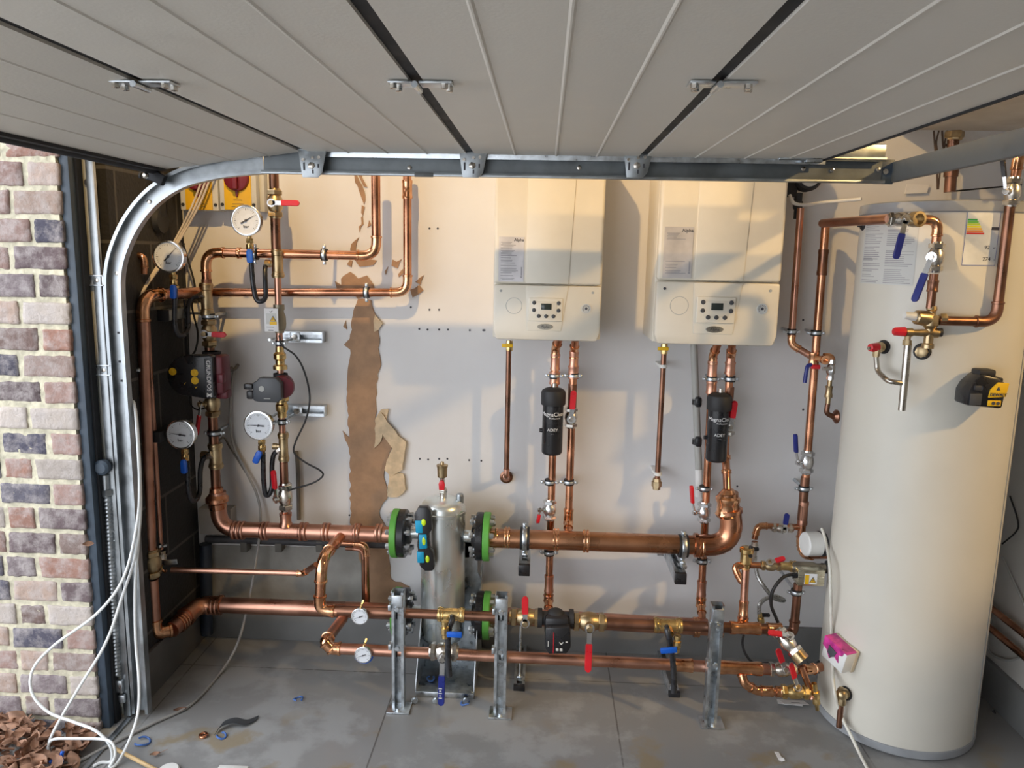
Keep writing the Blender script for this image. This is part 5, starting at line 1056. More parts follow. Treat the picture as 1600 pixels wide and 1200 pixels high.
# copper round the cluster
pipe('copper_pipe', 'copper pipe coming forward high beside boiler two to the open ball valve', 'pipe', [(1285, 349, .14), (1390, 342, wm)], 13, COPR, COPB, straight=1)
pipe('copper_pipe', 'bright elbow turning down from the open valve towards the mixing valve', 'pipe', [(1432, 343, wm), (1466, 344, wm), (1462, 384, wm)], 14, COP, COPB, bend=17)
pipe('copper_pipe', 'tarnished pipe between the blue lever valve and the mixing valve', 'pipe', [(1460, 428, wm), (1453, 482, wm)], 13, COPD, COPD, sleeves=((0, .35, 18, 1.2, COPD),))
pipe('copper_pipe', 'dark pipe from the mixing valve across the cylinder and up its right side', 'pipe', [(1466, 501, wm), (1556, 503, wm), (1578, 322, wm)], 15, COPD, COPD, bend=22, straight=1)
pipe('copper_pipe', 'copper stub above the nickel valve at the right edge', 'pipe', [(1586, 282, wm), (1592, 238, wm), (1640, 236, wm)], 15, COP, COPB, bend=18, straight=1)
v1 = valve('open ended ball valve with hanging blue lever high on the cylinder', 1408, 343, wm, (1, 0, .03), 14, (-.16, -1), 62, NAV, NIK, ln=44, hw=10.5)
m = v1.mb(); m.spin((16, -9, 0), (.25, -1, 0), [(0, 8), (0, 12), (12, 12), (12, 8.5), (4, 8.5), (4, 0)], 22); m.done('open_port', BRZ, v1.e)
valve('ball valve with hanging blue lever above the mixing valve', 1462, 402, wm, 'v', 15, (-.28, -1), 72, NAV, NIK, ln=48, hw=11, out=(-.7, -.7, 0), hmid=0)
valve('nickel ball valve with dark upright lever at the right edge', 1582, 300, wm, 'v', 15, (-.22, 1), 62, BLK, NIK, ln=46, hw=7, out=(-.85, -.5, 0))
# laser level
pl_ = surf(1520, 600, .0); t = onsurf('laser_level', 'black and yellow cross line laser level stuck to the cylinder', 'laser level', 1522, 603)
m = t.mb(); m.prism([(-32, -24), (22, -28), (26, 8), (20, 14), (10, 20), (-12, 24), (-26, 10), (-32, -2)], -42, -4, 4); m.done('housing', BLK, t.e)
m = t.mb(); m.box((0, -20, 24), (26, 24, 12), 3); m.box((4, -24, 16), (34, 28, 6), 2); m.done('top_window_cage', BLKM, t.e)
m = t.mb(); m.prism([(-2, -11), (24, -9), (27, 12), (10, 13), (0, 2)], -44, -40, 1); y_ = m.done('yellow_panel', YEL, t.e)
text('DEWALT', 6.2*t.u, INK, t.e, (12*t.u, -44.6*t.u, -6*t.u), name='brand_lettering', bold=.0003)
m = t.mb(); m.prism([(8, 1), (14, 1), (11, 7)], -44, -44.6); m.done('triangle_mark', INK, y_)
m = t.mb(); m.box((8, -43, -19), (20, 2, 9), 1); k_ = m.done('keypad', YEL, t.e)
m = t.mb(); m.spin((6, -44, -19), (0, -1, 0), [(0, 0), (0, 2.6), (1, 2.6), (1, 0)], 12); m.spin((13, -44, -19), (0, -1, 0), [(0, 0), (0, 2.6), (1, 2.6), (1, 0)], 12); m.done('button', INK, k_)
m = t.mb(); m.box((-20, -42.5, -14), (18, 1.4, 18), 1); m.box((-18, -43, 4), (12, 1.5, 8), 2); m.done('side_grille', DGR, t.e)
# control box with pink film
t = onsurf('immersion_control_box', 'white control box wrapped in torn pink film low on the cylinder', 'control box', 1321, 1019)
t.e.rotation_euler = (0, .22, t.e.rotation_euler.z); t.e.scale = (.86, .9, .86)
m = t.mb(); m.box((0, -12, 0), (52, 30, 42), 3); m.done('box', WHT, t.e)
m = t.mb(); m.box((0, -3, 0), (55, 8, 45), 2); m.done('back_box', mat('cream_box', (.60, .52, .38), .5), t.e)
m = t.mb(); m.prism([(-27, 22), (20, 22), (18, 12), (10, 8), (14, -6), (2, 0), (-6, -12), (-16, 0), (-27, 4)], -28.5, -27); m.prism([(-27, 21), (26, 21), (26, 22.4), (-27, 22.4)], -28, -2); m.done('pink_film', PINK, t.e)
m = t.mb(); m.prism([(-12, 13), (6, 10), (4, 0), (-3, -7), (-12, -2)], -30, -28.5, .4); m.done('dark_switch', INK, t.e)
# drain cock at foot of the cylinder
wd_ = wS(1320, 1083, .03)
t = T('drain_cock', 'brass drain cock with a short copper tail near the foot of the cylinder', 'valve', 1316, 1088, wd_)
m = t.mb(); m.ball((0, 2, 2), 9, 1, 1, 1); m.spin((2, 12, 4), (0, -1, 0), [(0, 0), (0, 6), (8, 6), (10, 9), (14, 9), (14, 0)], 12); m.spin((0, 2, 0), (0, 0, -1), [(0, 0), (0, 6), (8, 7), (14, 7), (16, 5), (16, 0)], 10); m.done('body', BRZ, t.e)
m = t.mb(); m.tube([(0, 2, -12), t.L(1311, 1136, wd_)], 4.6, 14); m.done('tail_pipe', COPD, t.e)
# ============================================================ PIPES BESIDE THE CYLINDER
WA = .12
pipe('copper_pipe', 'thin copper pipe dropping from the black air meter right of boiler two', 'pipe', [(1251, 325, WA), (1236, 538, WA), (1268, 557, WA+.02)], 11, COPR, COPB, bend=14, straight=1, group='copper pipes beside the cylinder')
rb = pipe('copper_pipe', 'copper drop pipe with three clamps left of the cylinder', 'pipe', [(1290, 352, WA), (1251, 848, WA), (1256, 868, WA+.02), (1290, 867, .24)], 13, COP, COPB, bend=15, straight=1, sleeves=((0, .11, 40, 1.15, COPD), (0, .90, 40, 1.18, COPR)), group='copper pipes beside the cylinder')
pipe('copper_pipe', 'tarnished middle of the drop pipe under the blue lever', 'pipe', [(1258, 745, WA), (1253, 812, WA)], 14, COPD, COPD, group='dark pipe sections')
clamp('clamp on the thin pipe right of boiler two', 1237, 518, WA, 'v', 11)
clamp('clamp on the drop pipe level with the foot of boiler two', 1275, 520, WA, 'v', 13)
clamp('clamp on the drop pipe just under the blue lever valve', 1256, 763, WA, 'v', 13)
valve('nickel ball valve with raised blue lever on the drop pipe', 1261, 722, WA, 'v', 13, (-.12, 1), 46, NAV, CHR, ln=38, hw=7, out=(-1, -.3, 0), tilt=3)
# fittings cluster at 1275,555
t = T('filling_cluster', 'small brass tee and chrome valve with red tap on the drop pipe', 'valve', 1270, 563, WA+.03)
m = t.mb(); m.spin((-2, -3, -6), (0, 0, 1), [(0, 0), (0, 6), (5, 6), (5, 5), (12, 5), (14, 6), (18, 6), (18, 0)], 8); m.spin((0, -3, 3), (1, 0, 0), [(0, 0), (0, 5), (16, 5), (16, 0)], 10); m.spin((16, -2, 2), (0, -1, 0), [(0, 0), (0, 7), (8, 7), (8, 4), (3, 4), (3, 0)], 18); m.done('brass_tee', COPB, t.e)
m = t.mb(); pp, _ = fillet([(16, 0, 7), (29, 0, 7), (30, 0, -6)], 8); m.tube(pp, 5, 12); m.done('elbow', COPB, t.e)
m = t.mb(); m.spin((29, 0, 2), (0, 0, -1), [(0, 0), (0, 6), (6, 6.5), (8, 5), (12, 7), (20, 7), (24, 5), (27, 6), (32, 6), (32, 0)], 8); m.spin((28, -4, -12), (-1, -.2, 0), [(0, 0), (0, 3.5), (14, 3), (14, 0)], 10); m.done('chrome_valve', CHR, t.e)
m = t.mb(); m.spin((29, 0, -30), (0, 0, -1), [(0, 0), (0, 3.6), (10, 3.6), (10, 6), (14, 5), (20, 5), (24, 6), (28, 6), (28, 3.8), (42, 3.8), (42, 0)], 10); m.done('lower_union', BRZ, t.e)
m = t.mb(); pp, _ = fillet([(29, 0, -68), (28, 0, -84), (42, 2, -90)], 8); m.tube(pp, 4, 12); m.spin((40, 2, -89), (1, .1, 0), [(0, 0), (0, 6), (4, 11), (6, 11), (6, 0)], 16); m.done('tail_elbow', COPD, t.e)
m = t.mb(); m.box((2, -9, -9), (14, 6, 7), 2); m.done('red_tap', RED, t.e)
m = t.mb(); m.tube(smooth_pts([(-4, -8, -6), (-10, -9, -8), (-12, -10, -18), (-13, -10, -34)], 5), 3.2, 10); m.done('blue_lever', NAV, t.e)
# black air meter at top
t = T('wall_meter', 'black round meter half hidden behind the track beside boiler two', 'meter', 1256, 285, .10)
m = t.mb(); m.spin((5, 10, 8), (0, -1, 0), [(0, 0), (0, 22), (14, 22), (18, 19), (18, 0)], 28); m.box((-18, 6, 0), (18, 14, 44), 2); m.done('body', BLKM, t.e)
m = t.mb(); m.spin((6, -8, 8), (0, -1, 0), [(0, 0), (0, 15), (2, 15), (2, 0)], 24); m.done('face', PAPG, t.e)
m = t.mb(); m.spin((-6, 2, -16), (0, 0, -1), [(0, 0), (0, 6), (12, 6), (14, 8), (24, 7), (26, 5), (40, 5), (40, 0)], 12); m.done('tail', BLKM, t.e)
# branch line at y 822
pipe('copper_pipe', 'thin copper branch with elbow at the small blue lever valve', 'pipe', [(1252, 823, WA), (1184, 822, WA), (1179, 842, WA)], 9.5, COP, COPB, bend=10)
valve('small valve with upright blue lever on the thin branch', 1222, 825, WA, 'h', 9.5, (.08, 1), 28, NAV, NIK, ln=34, hw=8)
t = T('filling_loop', 'braided filling loop with two small black taps below the thin branch', 'filling loop', 1179, 850, WA+.02)
m = t.mb(); m.spin((0, 0, 4), (0, 0, -1), [(0, 0), (0, 5), (6, 5), (6, 6), (14, 6), (14, 4.5), (24, 4.5), (24, 5.5), (32, 5.5), (32, 0)], 8); m.done('upper_union', NIK, t.e)
m = t.mb(); m.box((-1, -6, -6), (13, 6, 6), 2); a_ = t.L(1196, 961, WA+.03); m.box(a_, (14, 6, 6), 2); m.done('black_tap', BLK, t.e)
hp = smooth_pts([t.L(1180, 880, WA+.02), t.L(1184, 900, WA+.03), t.L(1195, 918, WA+.05), t.L(1210, 935, WA+.03), t.L(1225, 938, WA), t.L(1212, 932, WA), t.L(1196, 936, WA+.02), t.L(1187, 945, WA+.03), t.L(1186, 960, WA+.03)], 8)
m = t.mb(); m.tube(hp, 3.2, 10); m.done('braided_hose', mat('braid', (.42, .42, .40), .35, .8, var=.5, scale=260), t.e)
m = t.mb(); m.spin(t.L(1187, 958, WA+.03), (.25, 0, -1), [(0, 0), (0, 4), (8, 4), (8, 5.5), (16, 5.5), (16, 4), (24, 4), (24, 0)], 8); m.done('lower_union', BRS, t.e)
# air separator and actuator line
WS_ = .30
t = T('air_separator', 'small brass air vent with two black caps on the short copper riser', 'air vent', 1166, 872, WS_)
m = t.mb(); m.spin((0, 0, -16), (0, 0, 1), [(0, 0), (0, 7), (6, 7), (8, 9), (24, 9), (26, 11), (32, 11), (34, 8), (34, 0)], 18); m.done('body', BRS, t.e)
m = t.mb(); m.spin((5, -3, 17), (0, 0, 1), [(0, 0), (0, 3), (4, 3), (4, 0)], 10); m.spin((3, -9, 8), (0, -1, 0), [(0, 0), (0, 3), (3, 3), (3, 0)], 10); m.done('black_cap', BLK, t.e)
pipe('copper_pipe', 'short rosy copper riser from the front line to the air vent', 'pipe', [(1160, 983, WR-.02), (1165, 890, WS_+.10)], 12, COPR, COPR, straight=1, sleeves=((0, .35, 24, 1.2, COPB), (0, .1, 20, 1.35, COPB)))
pipe('copper_pipe', 'small copper U bend left of the brass air vent', 'pipe', [(1168, 883, WS_), (1146, 884, WS_), (1158, 908, WS_+.02), (1166, 912, WS_+.03)], 10, COP, COPB, bend=10, straight=1)
pipe('copper_pipe', 'short copper line from the air vent to the steel actuator box', 'pipe', [(1172, 883, WS_), (1245, 885, WS_)], 10, COP, COPB, sleeves=((0, .75, 18, 1.3, BRS), (0, .92, 8, 1.7, BRS)))
valve('ball valve with slanting red lever beside the steel actuator box', 1204, 884, WS_, 'h', 10, (.9, .3), 24, RED, BRZ, ln=32, hw=8, out=(-.3, -.6, .7))
t = T('zone_valve', 'brushed steel actuator box with yellow warning label beside the cylinder', 'zone valve', 1262, 900, WS_+.04)
m = t.mb(); m.box((2, 4, 1), (41, 30, 26), 1.5); m.done('steel_box', mat('brushed_steel', (.62, .58, .45), .28, 1, var=.08, stretch=(1, 1, 20)), t.e)
m = t.mb(); m.spin((-22, 12, 9), (1, 0, 0), [(0, 0), (0, 6), (8, 9), (34, 9), (40, 7), (52, 7), (52, 0)], 18); m.done('valve_body', mat('dull_valve', (.26, .23, .18), .4, .8), t.e)
m = t.mb(); m.box((1, -11.4, 0), (19, .6, 17)); m.done('label_sheet', PAP, t.e)
m = t.mb(); m.box((-5, -11.9, -1), (6, .5, 15)); m.done('yellow_band', YEL, t.e)
tri(t, (4, -1.5), 5.2, -11.8)
m = t.mb(); m.spin((-20, -8, 4), (0, -1, 0), [(0, 0), (0, 1.4), (1, 1.4), (1, 0)], 8); m.spin((21, -11, 2), (0, -1, 0), [(0, 0), (0, 1.6), (1, 1.6), (1, 0)], 8); m.done('screw', NIK, t.e)
m = t.mb(); m.spin((-18, -6, 3), (-1, 0, -.2), [(0, 0), (0, 4.5), (8, 3.6), (8, 0)], 10); m.done('cable_gland', BLK, t.e)
m = t.mb(); m.tube(smooth_pts([t.L(1242, 897, WS_+.04), t.L(1224, 902, WS_+.07), t.L(1208, 922, WS_+.08), t.L(1205, 945, WS_+.08), t.L(1212, 964, WS_+.08), t.L(1216, 976, WS_+.08), t.L(1208, 980, WS_+.08), t.L(1190, 979, WS_+.08)], 8), 2.6, 10); m.done('black_cable', RUB, t.e)
pipe('copper_pipe', 'tarnished pipe dropping from the steel actuator box', 'pipe', [(1247, 912, WS_), (1240, 988, WS_), (1224, 992, WS_+.03)], 13.5, COPD, COPD, bend=12, straight=1)
clamp('clamp right under the steel actuator box', 1244, 925, WS_, 'v', 13)
t = T('insulated_stub', 'white round stub between the drop pipe and the cylinder', 'pipe stub', 1268, 852, .26)
m = t.mb(); m.spin((-10, 4, 0), (1, .15, 0), [(0, 0), (0, 17), (2, 19), (24, 19), (25, 17), (25, 0)], 28); m.done('white_cover', WHT, t.e)
m = t.mb(); m.spin((15, 8, 0), (1, .15, 0), [(0, 0), (0, 20), (6, 20), (6, 0)], 24); m.done('black_ring', BLKM, t.e)
# drain end of the upper front line
dv = valve('open ended drain valve with red lever at the right end of the front line', 1230, 1003, WR+.04, (.55, -.5, -.55), 15, (-1, .12), 34, RED, NIK, ln=46, hw=9.5, out=(0, -.5, .85))
m = dv.mb(); A_ = Vector((.55, -.5, -.55)).normalized(); m.spin(A_*20, A_, [(0, 8), (0, 11.5), (14, 11.5), (14, 8.5), (3, 8.5), (3, 0)], 22); m.done('open_port', BRZ, dv.e)
# lower line end
valve('ball valve with leaning red lever on the lower line near the cylinder', 1222, 1046, WR, 'h', 14, (-.42, 1), 38, RED, NIK, ln=44, hw=9, out=(0, -.9, .45))
pipe('copper_pipe', 'bright lower line end entering the cylinder boss', 'pipe', [(1236, 1047, WR), (1266, 1046, WR-.02), (1284, 1042, .38)], 14, COP, COPB, bend=10, straight=1)
pipe('copper_pipe', 'copper branch hanging below the lower line with a swept elbow', 'pipe', [(1157, 1046, WR), (1163, 1068, WR+.02), (1182, 1079, WR+.02), (1222, 1081, WR+.02)], 13, COP, COPB, bend=13, straight=1, sleeves=((2, .4, 18, 1.25, COPB), (2, .85, 8, 1.3, COPB)))
valve('lowest ball valve with red lever leaning over it beside the cylinder', 1242, 1081, WR+.02, 'h', 14, (-.35, 1), 42, RED, BRS, ln=46, hw=9, out=(0, -.6, .8))
pipe('copper_pipe', 'copper pipe sloping down from the lower line to the brass cock', 'pipe', [(1252, 1042, WR+.01), (1268, 1084, WR+.02), (1270, 1092, WR+.03)], 10, COP, COPR, bend=8, straight=1)
t = T('drain_cock', 'tiny brass cock pointing down in front of the cylinder edge', 'valve', 1272, 1090, WR+.03)
m = t.mb(); m.spin((-2, 0, 24), (.2, 0, -1), [(0, 0), (0, 4.5), (14, 4.5), (14, 6.5), (24, 6.5), (26, 5), (34, 6), (38, 3.5), (46, 3), (46, 0)], 8); m.done('body', BRS, t.e)
# cable under the line
t = T('power_cable', 'thin black cable looping under the lower front line', 'cable', 1164, 1000, WR-.08)
m = t.mb(); m.tube(smooth_pts([t.L(1162, 992, WR-.1), t.L(1160, 1006, WR-.08), t.L(1165, 1022, WR-.06), t.L(1178, 1036, WR-.03), t.L(1200, 1037, WR-.03)], 8), 2, 8); m.done('cable', RUB, t.e)
# top right background
t = T('valve_and_pipe', 'tarnished vertical pipe behind the cross beam above the cylinder', 'pipe', 1486, 280, .12)
m = t.mb(); m.tube([t.L(1490, 214, .12), t.L(1484, 300, .12)], 8.5, 16); m.spin(t.L(1487, 262, .12), (0, 0, -1), [(0, 8.5), (0, 10.5), (14, 10.5), (14, 8.5)], 18); m.done('pipe', COPD, t.e)
m = t.mb(); m.spin(t.L(1492, 205, .12), (0, 0, -1), hexp(0, 10, 14), 6); m.spin(t.L(1492, 214, .12), (0, 0, -1), hexp(0, 5, 11), 8); m.done('union_nut', BRZ, t.e)
for lb, px in (('dark wire hanging left of the pipe above the cylinder', 1461), ('second dark wire hanging near the pipe above the cylinder', 1474)):
    t = T('hanging_wire', lb, 'wire', px, 210, .10, 'dark wires above the cylinder'); m = t.mb(); e_ = 296 if px == 1461 else 226
    m.tube(smooth_pts([t.L(px-2, 204, .10), t.L(px, 230, .10), t.L(px+3, min(e_, 262), .10), t.L(px+4, e_, .10)], 6), 1.6, 8); m.tube(smooth_pts([t.L(px+6, 204, .10), t.L(px+2, 226, .10), t.L(px+8, min(e_, 258), .10), t.L(px+5, e_, .10)], 6), 1.3, 8); m.done('wire', mat('dark_brown', (.08, .05, .035), .6), t.e)
t = T('white_tape', 'scrap of white tape stuck on the wall above the cylinder', 'tape', 1432, 295, .01); m = t.mb(); m.prism([(-18, -8), (16, -6), (18, 6), (-16, 7)], -1.5, -.5); m.done('tape', PAP, t.e)
pipe('wall_conduit', 'thin cable along the wall just above the cylinder top', 'cable', [(1475, 300, .05), (1640, 285, .05)], 2.5, RUB, bend=1)
t = T('white_cable', 'white cable from the black meter across the wall to the cylinder top', 'cable', 1235, 312, .06)
m = t.mb(); m.tube(smooth_pts([t.L(1234, 305, .16), t.L(1240, 317, .18), t.L(1258, 320, .16), t.L(1290, 316, .12), t.L(1346, 311, .20)], 8), 2.6, 8); m.done('cable', WHT, t.e)
# right wall: two copper pipes and cables
for lb, a, b in (('upper copper pipe running along the right side wall', (1556, 952), (1604, 998)), ('lower copper pipe running along the right side wall', (1556, 984), (1604, 1034))):
    A_ = PXX(*a, XR-.04); B_ = PXX(*b, XR-.04); t = T('copper_pipe', lb, 'pipe', 0, 0, 0, 'side wall pipes', at=A_); z = (A_.z+B_.z)/2-t.o.z
    m = MB(); m.tube([(0, D-.01-A_.y, z), (0, -.75, z)], .013, 16); m.done('pipe', COP, t.e)
for i, (lb, pts) in enumerate((('thin black cable looping on the right side wall', [(1566, 850), (1588, 830), (1590, 812), (1578, 775)]), ('grey cable running down the right side wall beside the cylinder', [(1566, 870), (1580, 900), (1600, 945), (1616, 990)]), ('grey cable sagging low between the cylinder and the side wall', [(1550, 965), (1542, 1000), (1550, 1022), (1575, 1032), (1598, 1025)]), ('black cable on the floor behind the cylinder at the right', [(1552, 1110), (1562, 1140), (1562, 1170), (1556, 1200)]))):
    q = [PXX(*p, XR-(.015 if i != 3 else .03)) for p in pts]; t = T('wall_cable', lb, 'cable', 0, 0, 0, at=q[0]); m = MB(); m.tube(smooth_pts([p-q[0] for p in q], 8), (.003, .004, .005, .006)[i], 8); m.done('cable', (BLKM, GCAB, GCAB, BLKM)[i], t.e)
# ============================================================ CABLES
def cable(name, label, pts, r, mt, group=None, n=10, cat='cable'):
    q = [Vector(p) if len(p) == 3 and isinstance(p, Vector) else P(*p) for p in pts]
    for v in q: v.z = max(v.z, r+.001)
    t = T(name, label, cat, 0, 0, 0, group, at=q[0]); m = MB(); m.tube(smooth_pts([p-q[0] for p in q], n), r, 10); m.done('cable', mt, t.e); return t
WC_ = .66
for i, (dx, lb) in enumerate(((0, 'white cable slanting past the isolator switches, left of the three'), (7, 'white cable slanting past the isolator switches, middle of the three'), (13, 'white cable slanting past the isolator switches, right of the three'))):
    cable('white_cable', lb, [(322+dx, 262, .12), (300+dx*.8, 322, .125), (268+dx*.5, 385, .155), (243+dx*.4, 420, .25), (222+dx*.3, 452, .345), (214+dx*.2, 480, .38), (212+dx*.1, 560, .385), (216, 640, .40)], .0042, mat('beige_white_cable', (.58, .52, .46), .5), 'white cables behind the track')  # a browner, darker white than the lower cables
g0 = 1.9
cable('white_cable', 'white cable sweeping out in a wide loop over the brick pier', [(196, 540, .52), (204, 620, .55), (211, 640, .605), (218, 760, .64), (212, 830, WC_), (192, 905, .70), (150, 960, .73), (85, 1008, .76), (52, 1045, .78), (50, 1082, .80), (75, 1112, .82), (115, 1128, .84), (150, 1142, .86), (172, 1165, .87), (174, 1190, .87), (160, 1215, .88), (150, 1250, .9)], .0050, WCAB, 'white cables hanging in front of the track')
cable('white_cable', 'white cable hanging straight down to the leaves with a small side loop', [(196, 540, .52), (204, 620, .55), (213, 650, .605), (219, 770, .64), (213, 860, WC_), (190, 935, .70), (165, 1005, .74), (120, 1080, .78), (88, 1135, .84), (75, 1165, .86), (72, 1190, .88), (62, 1230, .9)], .0050, WCAB, 'white cables hanging in front of the track')
cable('white_cable', 'white cable hanging closest to the track edge down to the threshold', [(196, 540, .52), (204, 620, .55), (214, 660, .605), (220, 780, .635), (216, 850, .65), (211, 920, .66), (212, 1000, .68), (217, 1060, .72), (216, 1110, .76), (205, 1150, .82), (185, 1190, .88), (170, 1230, .92)], .0050, WCAB, 'white cables hanging in front of the track')
cable('white_cable', 'short white cable loop lying across the leaf pile', [(76, 1185, .88), (76, 1165, .87), (85, 1155, .87), (120, 1154, .87), (160, 1155, .87), (176, 1162, .88), (180, 1180, .89), (172, 1215, .9)], .0045, WCAB, 'white cables hanging in front of the track')
GC = [(385, 690, .04), (402, 760, .05), (406, 830, .08), (398, 900, .12)]
t = cable('grey_cable', 'grey flexible cable curving down behind the headers and along the threshold', [P(366, 575, .03), P(360, 620, .03), P(362, 685, .03), P(382, 732, .03), P(402, 775, .04), P(407, 820, .06), P(396, 900, .10), P(384, 960, .14), P(370, 1008, .22), PZ(345, 1050, .01), PZ(300, 1100, .006), PZ(240, 1130, .006), PZ(180, 1160, .006), PZ(120, 1192, .006), PZ(70, 1225, .006)], .0055, mat('flex_grey', (.33, .32, .30), .5))
cable('brown_cable', 'short brown stub of old cable poking from the wall beside the large pump', [(362, 575, .12), (352, 580, .08), (366, 577, .05), (372, 570, .02)], .007, BCAB)
cable('brown_cable', 'short side branch of the old cable beside the lower riser', [(340, 690, .10), (350, 684, .06), (360, 700, .035), (384, 738, .03)], .004, BCAB)
cable('black_cable', 'thin black pump cable dropping from the warning card in an S bend', [(436, 524, WV+.04), (441, 540, WV+.05), (462, 556, WV+.06), (476, 582, WV+.06), (484, 620, WV+.05), (478, 655, WV+.05), (462, 690, WV+.05), (460, 708, WV+.05), (478, 723, WV+.05), (500, 735, WV+.05), (504, 744, WV+.05), (488, 755, WV+.05), (458, 764, WV+.03), (449, 768, WV)], .0036, RUB)
cable('black_cable', 'black cable from the block wall down behind the large pump riser', [(283, 372, .12), (292, 400, .10), (305, 450, .10), (300, 478, .12), (309, 520, .14), (306, 545, .18), (300, 556, .2)], .004, RUB)
cable('black_cable', 'second black cable beside the upper left gauge hose', [(287, 380, .14), (286, 430, .12), (290, 500, .12), (293, 555, .16)], .0045, RUB)
cable('black_cable', 'short black sensor lead below the large pump', [(296, 618, .17), (298, 632, .16), (308, 640, .16), (320, 638, .17)], .0028, RUB)
cable('old_pipe', 'old brown pipe stub rising behind the header beside the lower right riser', [(463, 705, .02), (465, 730, .02), (466, 760, .02), (467, 812, .02)], .0085, BCAB, cat='pipe')
# dark services in the corner
t = T('dark_pipe', 'dark horizontal pipe behind the upper header from the corner', 'pipe', 320, 845, .045); m = MB(); m.tube([P(322, 842, .045)-t.o, P(602, 851, .045)-t.o], .016, 14); m.done('pipe', mat('grimy_pipe', (.05, .05, .055), .6, var=.4), t.e)
for px in (382, 436, 500): m = MB(); q = P(px, 846, .045)-t.o; m.box(q+Vector((0, .01, -.02)), (.03, .05, .05), .004); m.done('pipe_bracket', mat('grimy_bracket', (.12, .115, .10), .7), t.e)
t = T('dark_pipe', 'dark blue vertical soil pipe standing in the wall corner', 'pipe', 320, 985, .05); m = MB(); m.tube([P(321, 850, .05)-t.o, P(323, 990, .05)-t.o], .026, 16); m.done('pipe', mat('dark_blue_pipe', (.02, .03, .05), .4), t.e)
t = T('black_cover', 'black oval service cover high on the dark block wall', 'cover', 245, 345, .5, at=PXX(247, 345, XL+.004)); m = MB(); m.spin((0, 0, 0), (1, 0, 0), [(0, 0), (0, .05), (.02, .045), (.024, 0)], 20); m.box((.01, 0, .12), (.03, .05, .22), .01); m.done('cover', BLKM, t.e)
t = T('wall_rail', 'small strut rail with black cap on the dark block wall', 'rail', 270, 493, .5, at=PXX(262, 492, XL+.02)); m = MB(); m.box((0, .05, 0), (.04, .16, .04), .003); m.done('channel', GALD, t.e); m = MB(); m.box((0, -.035, 0), (.044, .012, .044), .003); m.done('end_cap', BLKM, t.e)
m = MB(); m.cyl((0, .1, 0), (.12, .1, 0), .005, seg=8); m.done('rod', GAL, t.e)
t = T('wall_rail', 'dark strut bracket on the block wall behind the lower left gauge', 'rail', 250, 678, .5, at=PXX(250, 680, XL+.02)); m = MB(); m.box((0, .03, 0), (.04, .14, .04), .003); m.done('channel', BLKM, t.e)
# ============================================================ THINGS ON THE FLOOR
def onfloor(name, label, cat, px, py, group=None, z=0.): return T(name, label, cat, px, py, 0, group, at=PZ(px, py, z)) 
for lb, px, py, r in (('blue plastic clip ring on the floor in front of the left header', 466, 1094, .016), ('blue plastic strap ring lying by the threshold', 223, 1161, .024), ('small blue ring beside the black rubber strip', 346, 1152, .015), ('blue ring lying on the vessel base plate', 673, 1062, .014), ('blue ring on the floor under the right foot of the vessel base', 727, 1100, .016)):
    t = onfloor('blue_ring', lb, 'ring', px, py, 'blue plastic rings on the floor', .016 if py == 1062 else 0.)
    m = MB(); a0 = random.uniform(0, 6); m.tube([(math.cos(a0+a*.3)*r, math.sin(a0+a*.3)*r, .005+.004*math.sin(a*.5)) for a in range(18)], .0035, 8); m.done('ring', mat('ring_blue', (.06, .15, .42), .4), t.e)
t = onfloor('copper_ring', 'small copper end ring lying on the floor tile', 'ring', 318, 1151); m = MB(); m.tube([(math.cos(a*.4)*.012, math.sin(a*.4)*.012, .006) for a in range(17)], .005, 8); m.done('ring', COP, t.e)
t = onfloor('rubber_strip', 'bent dark grey rubber strip on the floor tiles', 'strip', 352, 1143); a = PZ(352, 1143)
pts = smooth_pts([PZ(338, 1146)-a, PZ(348, 1138)-a+Vector((0, 0, .012)), PZ(366, 1133)-a+Vector((0, 0, .014)), PZ(384, 1133)-a+Vector((0, 0, .006)), PZ(402, 1124)-a], 6)
m = MB(); wd = .016
va = [[m._v(p+Vector((0, s*wd, h+.003))) for s, h in ((-1, 0), (1, 0), (1, .003), (-1, .003))] for p in pts]
for x, y in zip(va, va[1:]):
    for i in range(4): m.bm.faces.new((x[i], x[(i+1) % 4], y[(i+1) % 4], y[i]))
m.bm.faces.new(va[0]); m.bm.faces.new(va[-1]); m.done('strip', mat('strip_grey', (.05, .055, .06), .5), t.e)
t = onfloor('paper_card', 'white folded paper leaflets on the floor beside the cylinder', 'leaflet', 1240, 1101); m = MB(); m.box((0, 0, .010), (.10, .05, .001), rot=(-.25, .05, .1)); m.box((-.015, .004, .006), (.09, .05, .001), rot=(-.2, -.05, -.2)); m.done('leaflet', PAP, t.e)
m = MB(); m.box((.005, -.004, .0112), (.035, .004, .0006), rot=(-.25, .05, .1)); m.box((.005, -.010, .0098), (.028, .002, .0006), rot=(-.25, .05, .1)); m.done('print', INK, t.e)
t = onfloor('paper_scrap', 'small white paper scrap on the floor in front of the cylinder', 'paper scrap', 1217, 1183); m = MB(); m.box((0, 0, .003), (.016, .045, .001), rot=(.05, .1, .1)); m.box((.006, -.018, .004), (.014, .014, .001), rot=(.1, -.2, .3)); m.done('scrap', PAP, t.e)
t = onfloor('plastic_disc', 'white round plastic disc at the bottom edge of the floor', 'disc', 268, 1200); m = MB(); m.spin((0, -.02, 0), (0, 0, 1), [(0, 0), (0, .032), (.008, .034), (.012, .030), (.012, 0)], 32); m.done('disc', WHT, t.e)
t = onfloor('white_tray', 'white plastic tray edge at the bottom of the floor', 'tray', 362, 1200); m = MB(); m.box((.01, -.03, .006), (.10, .06, .012), .004); m.done('tray', WHT, t.e)
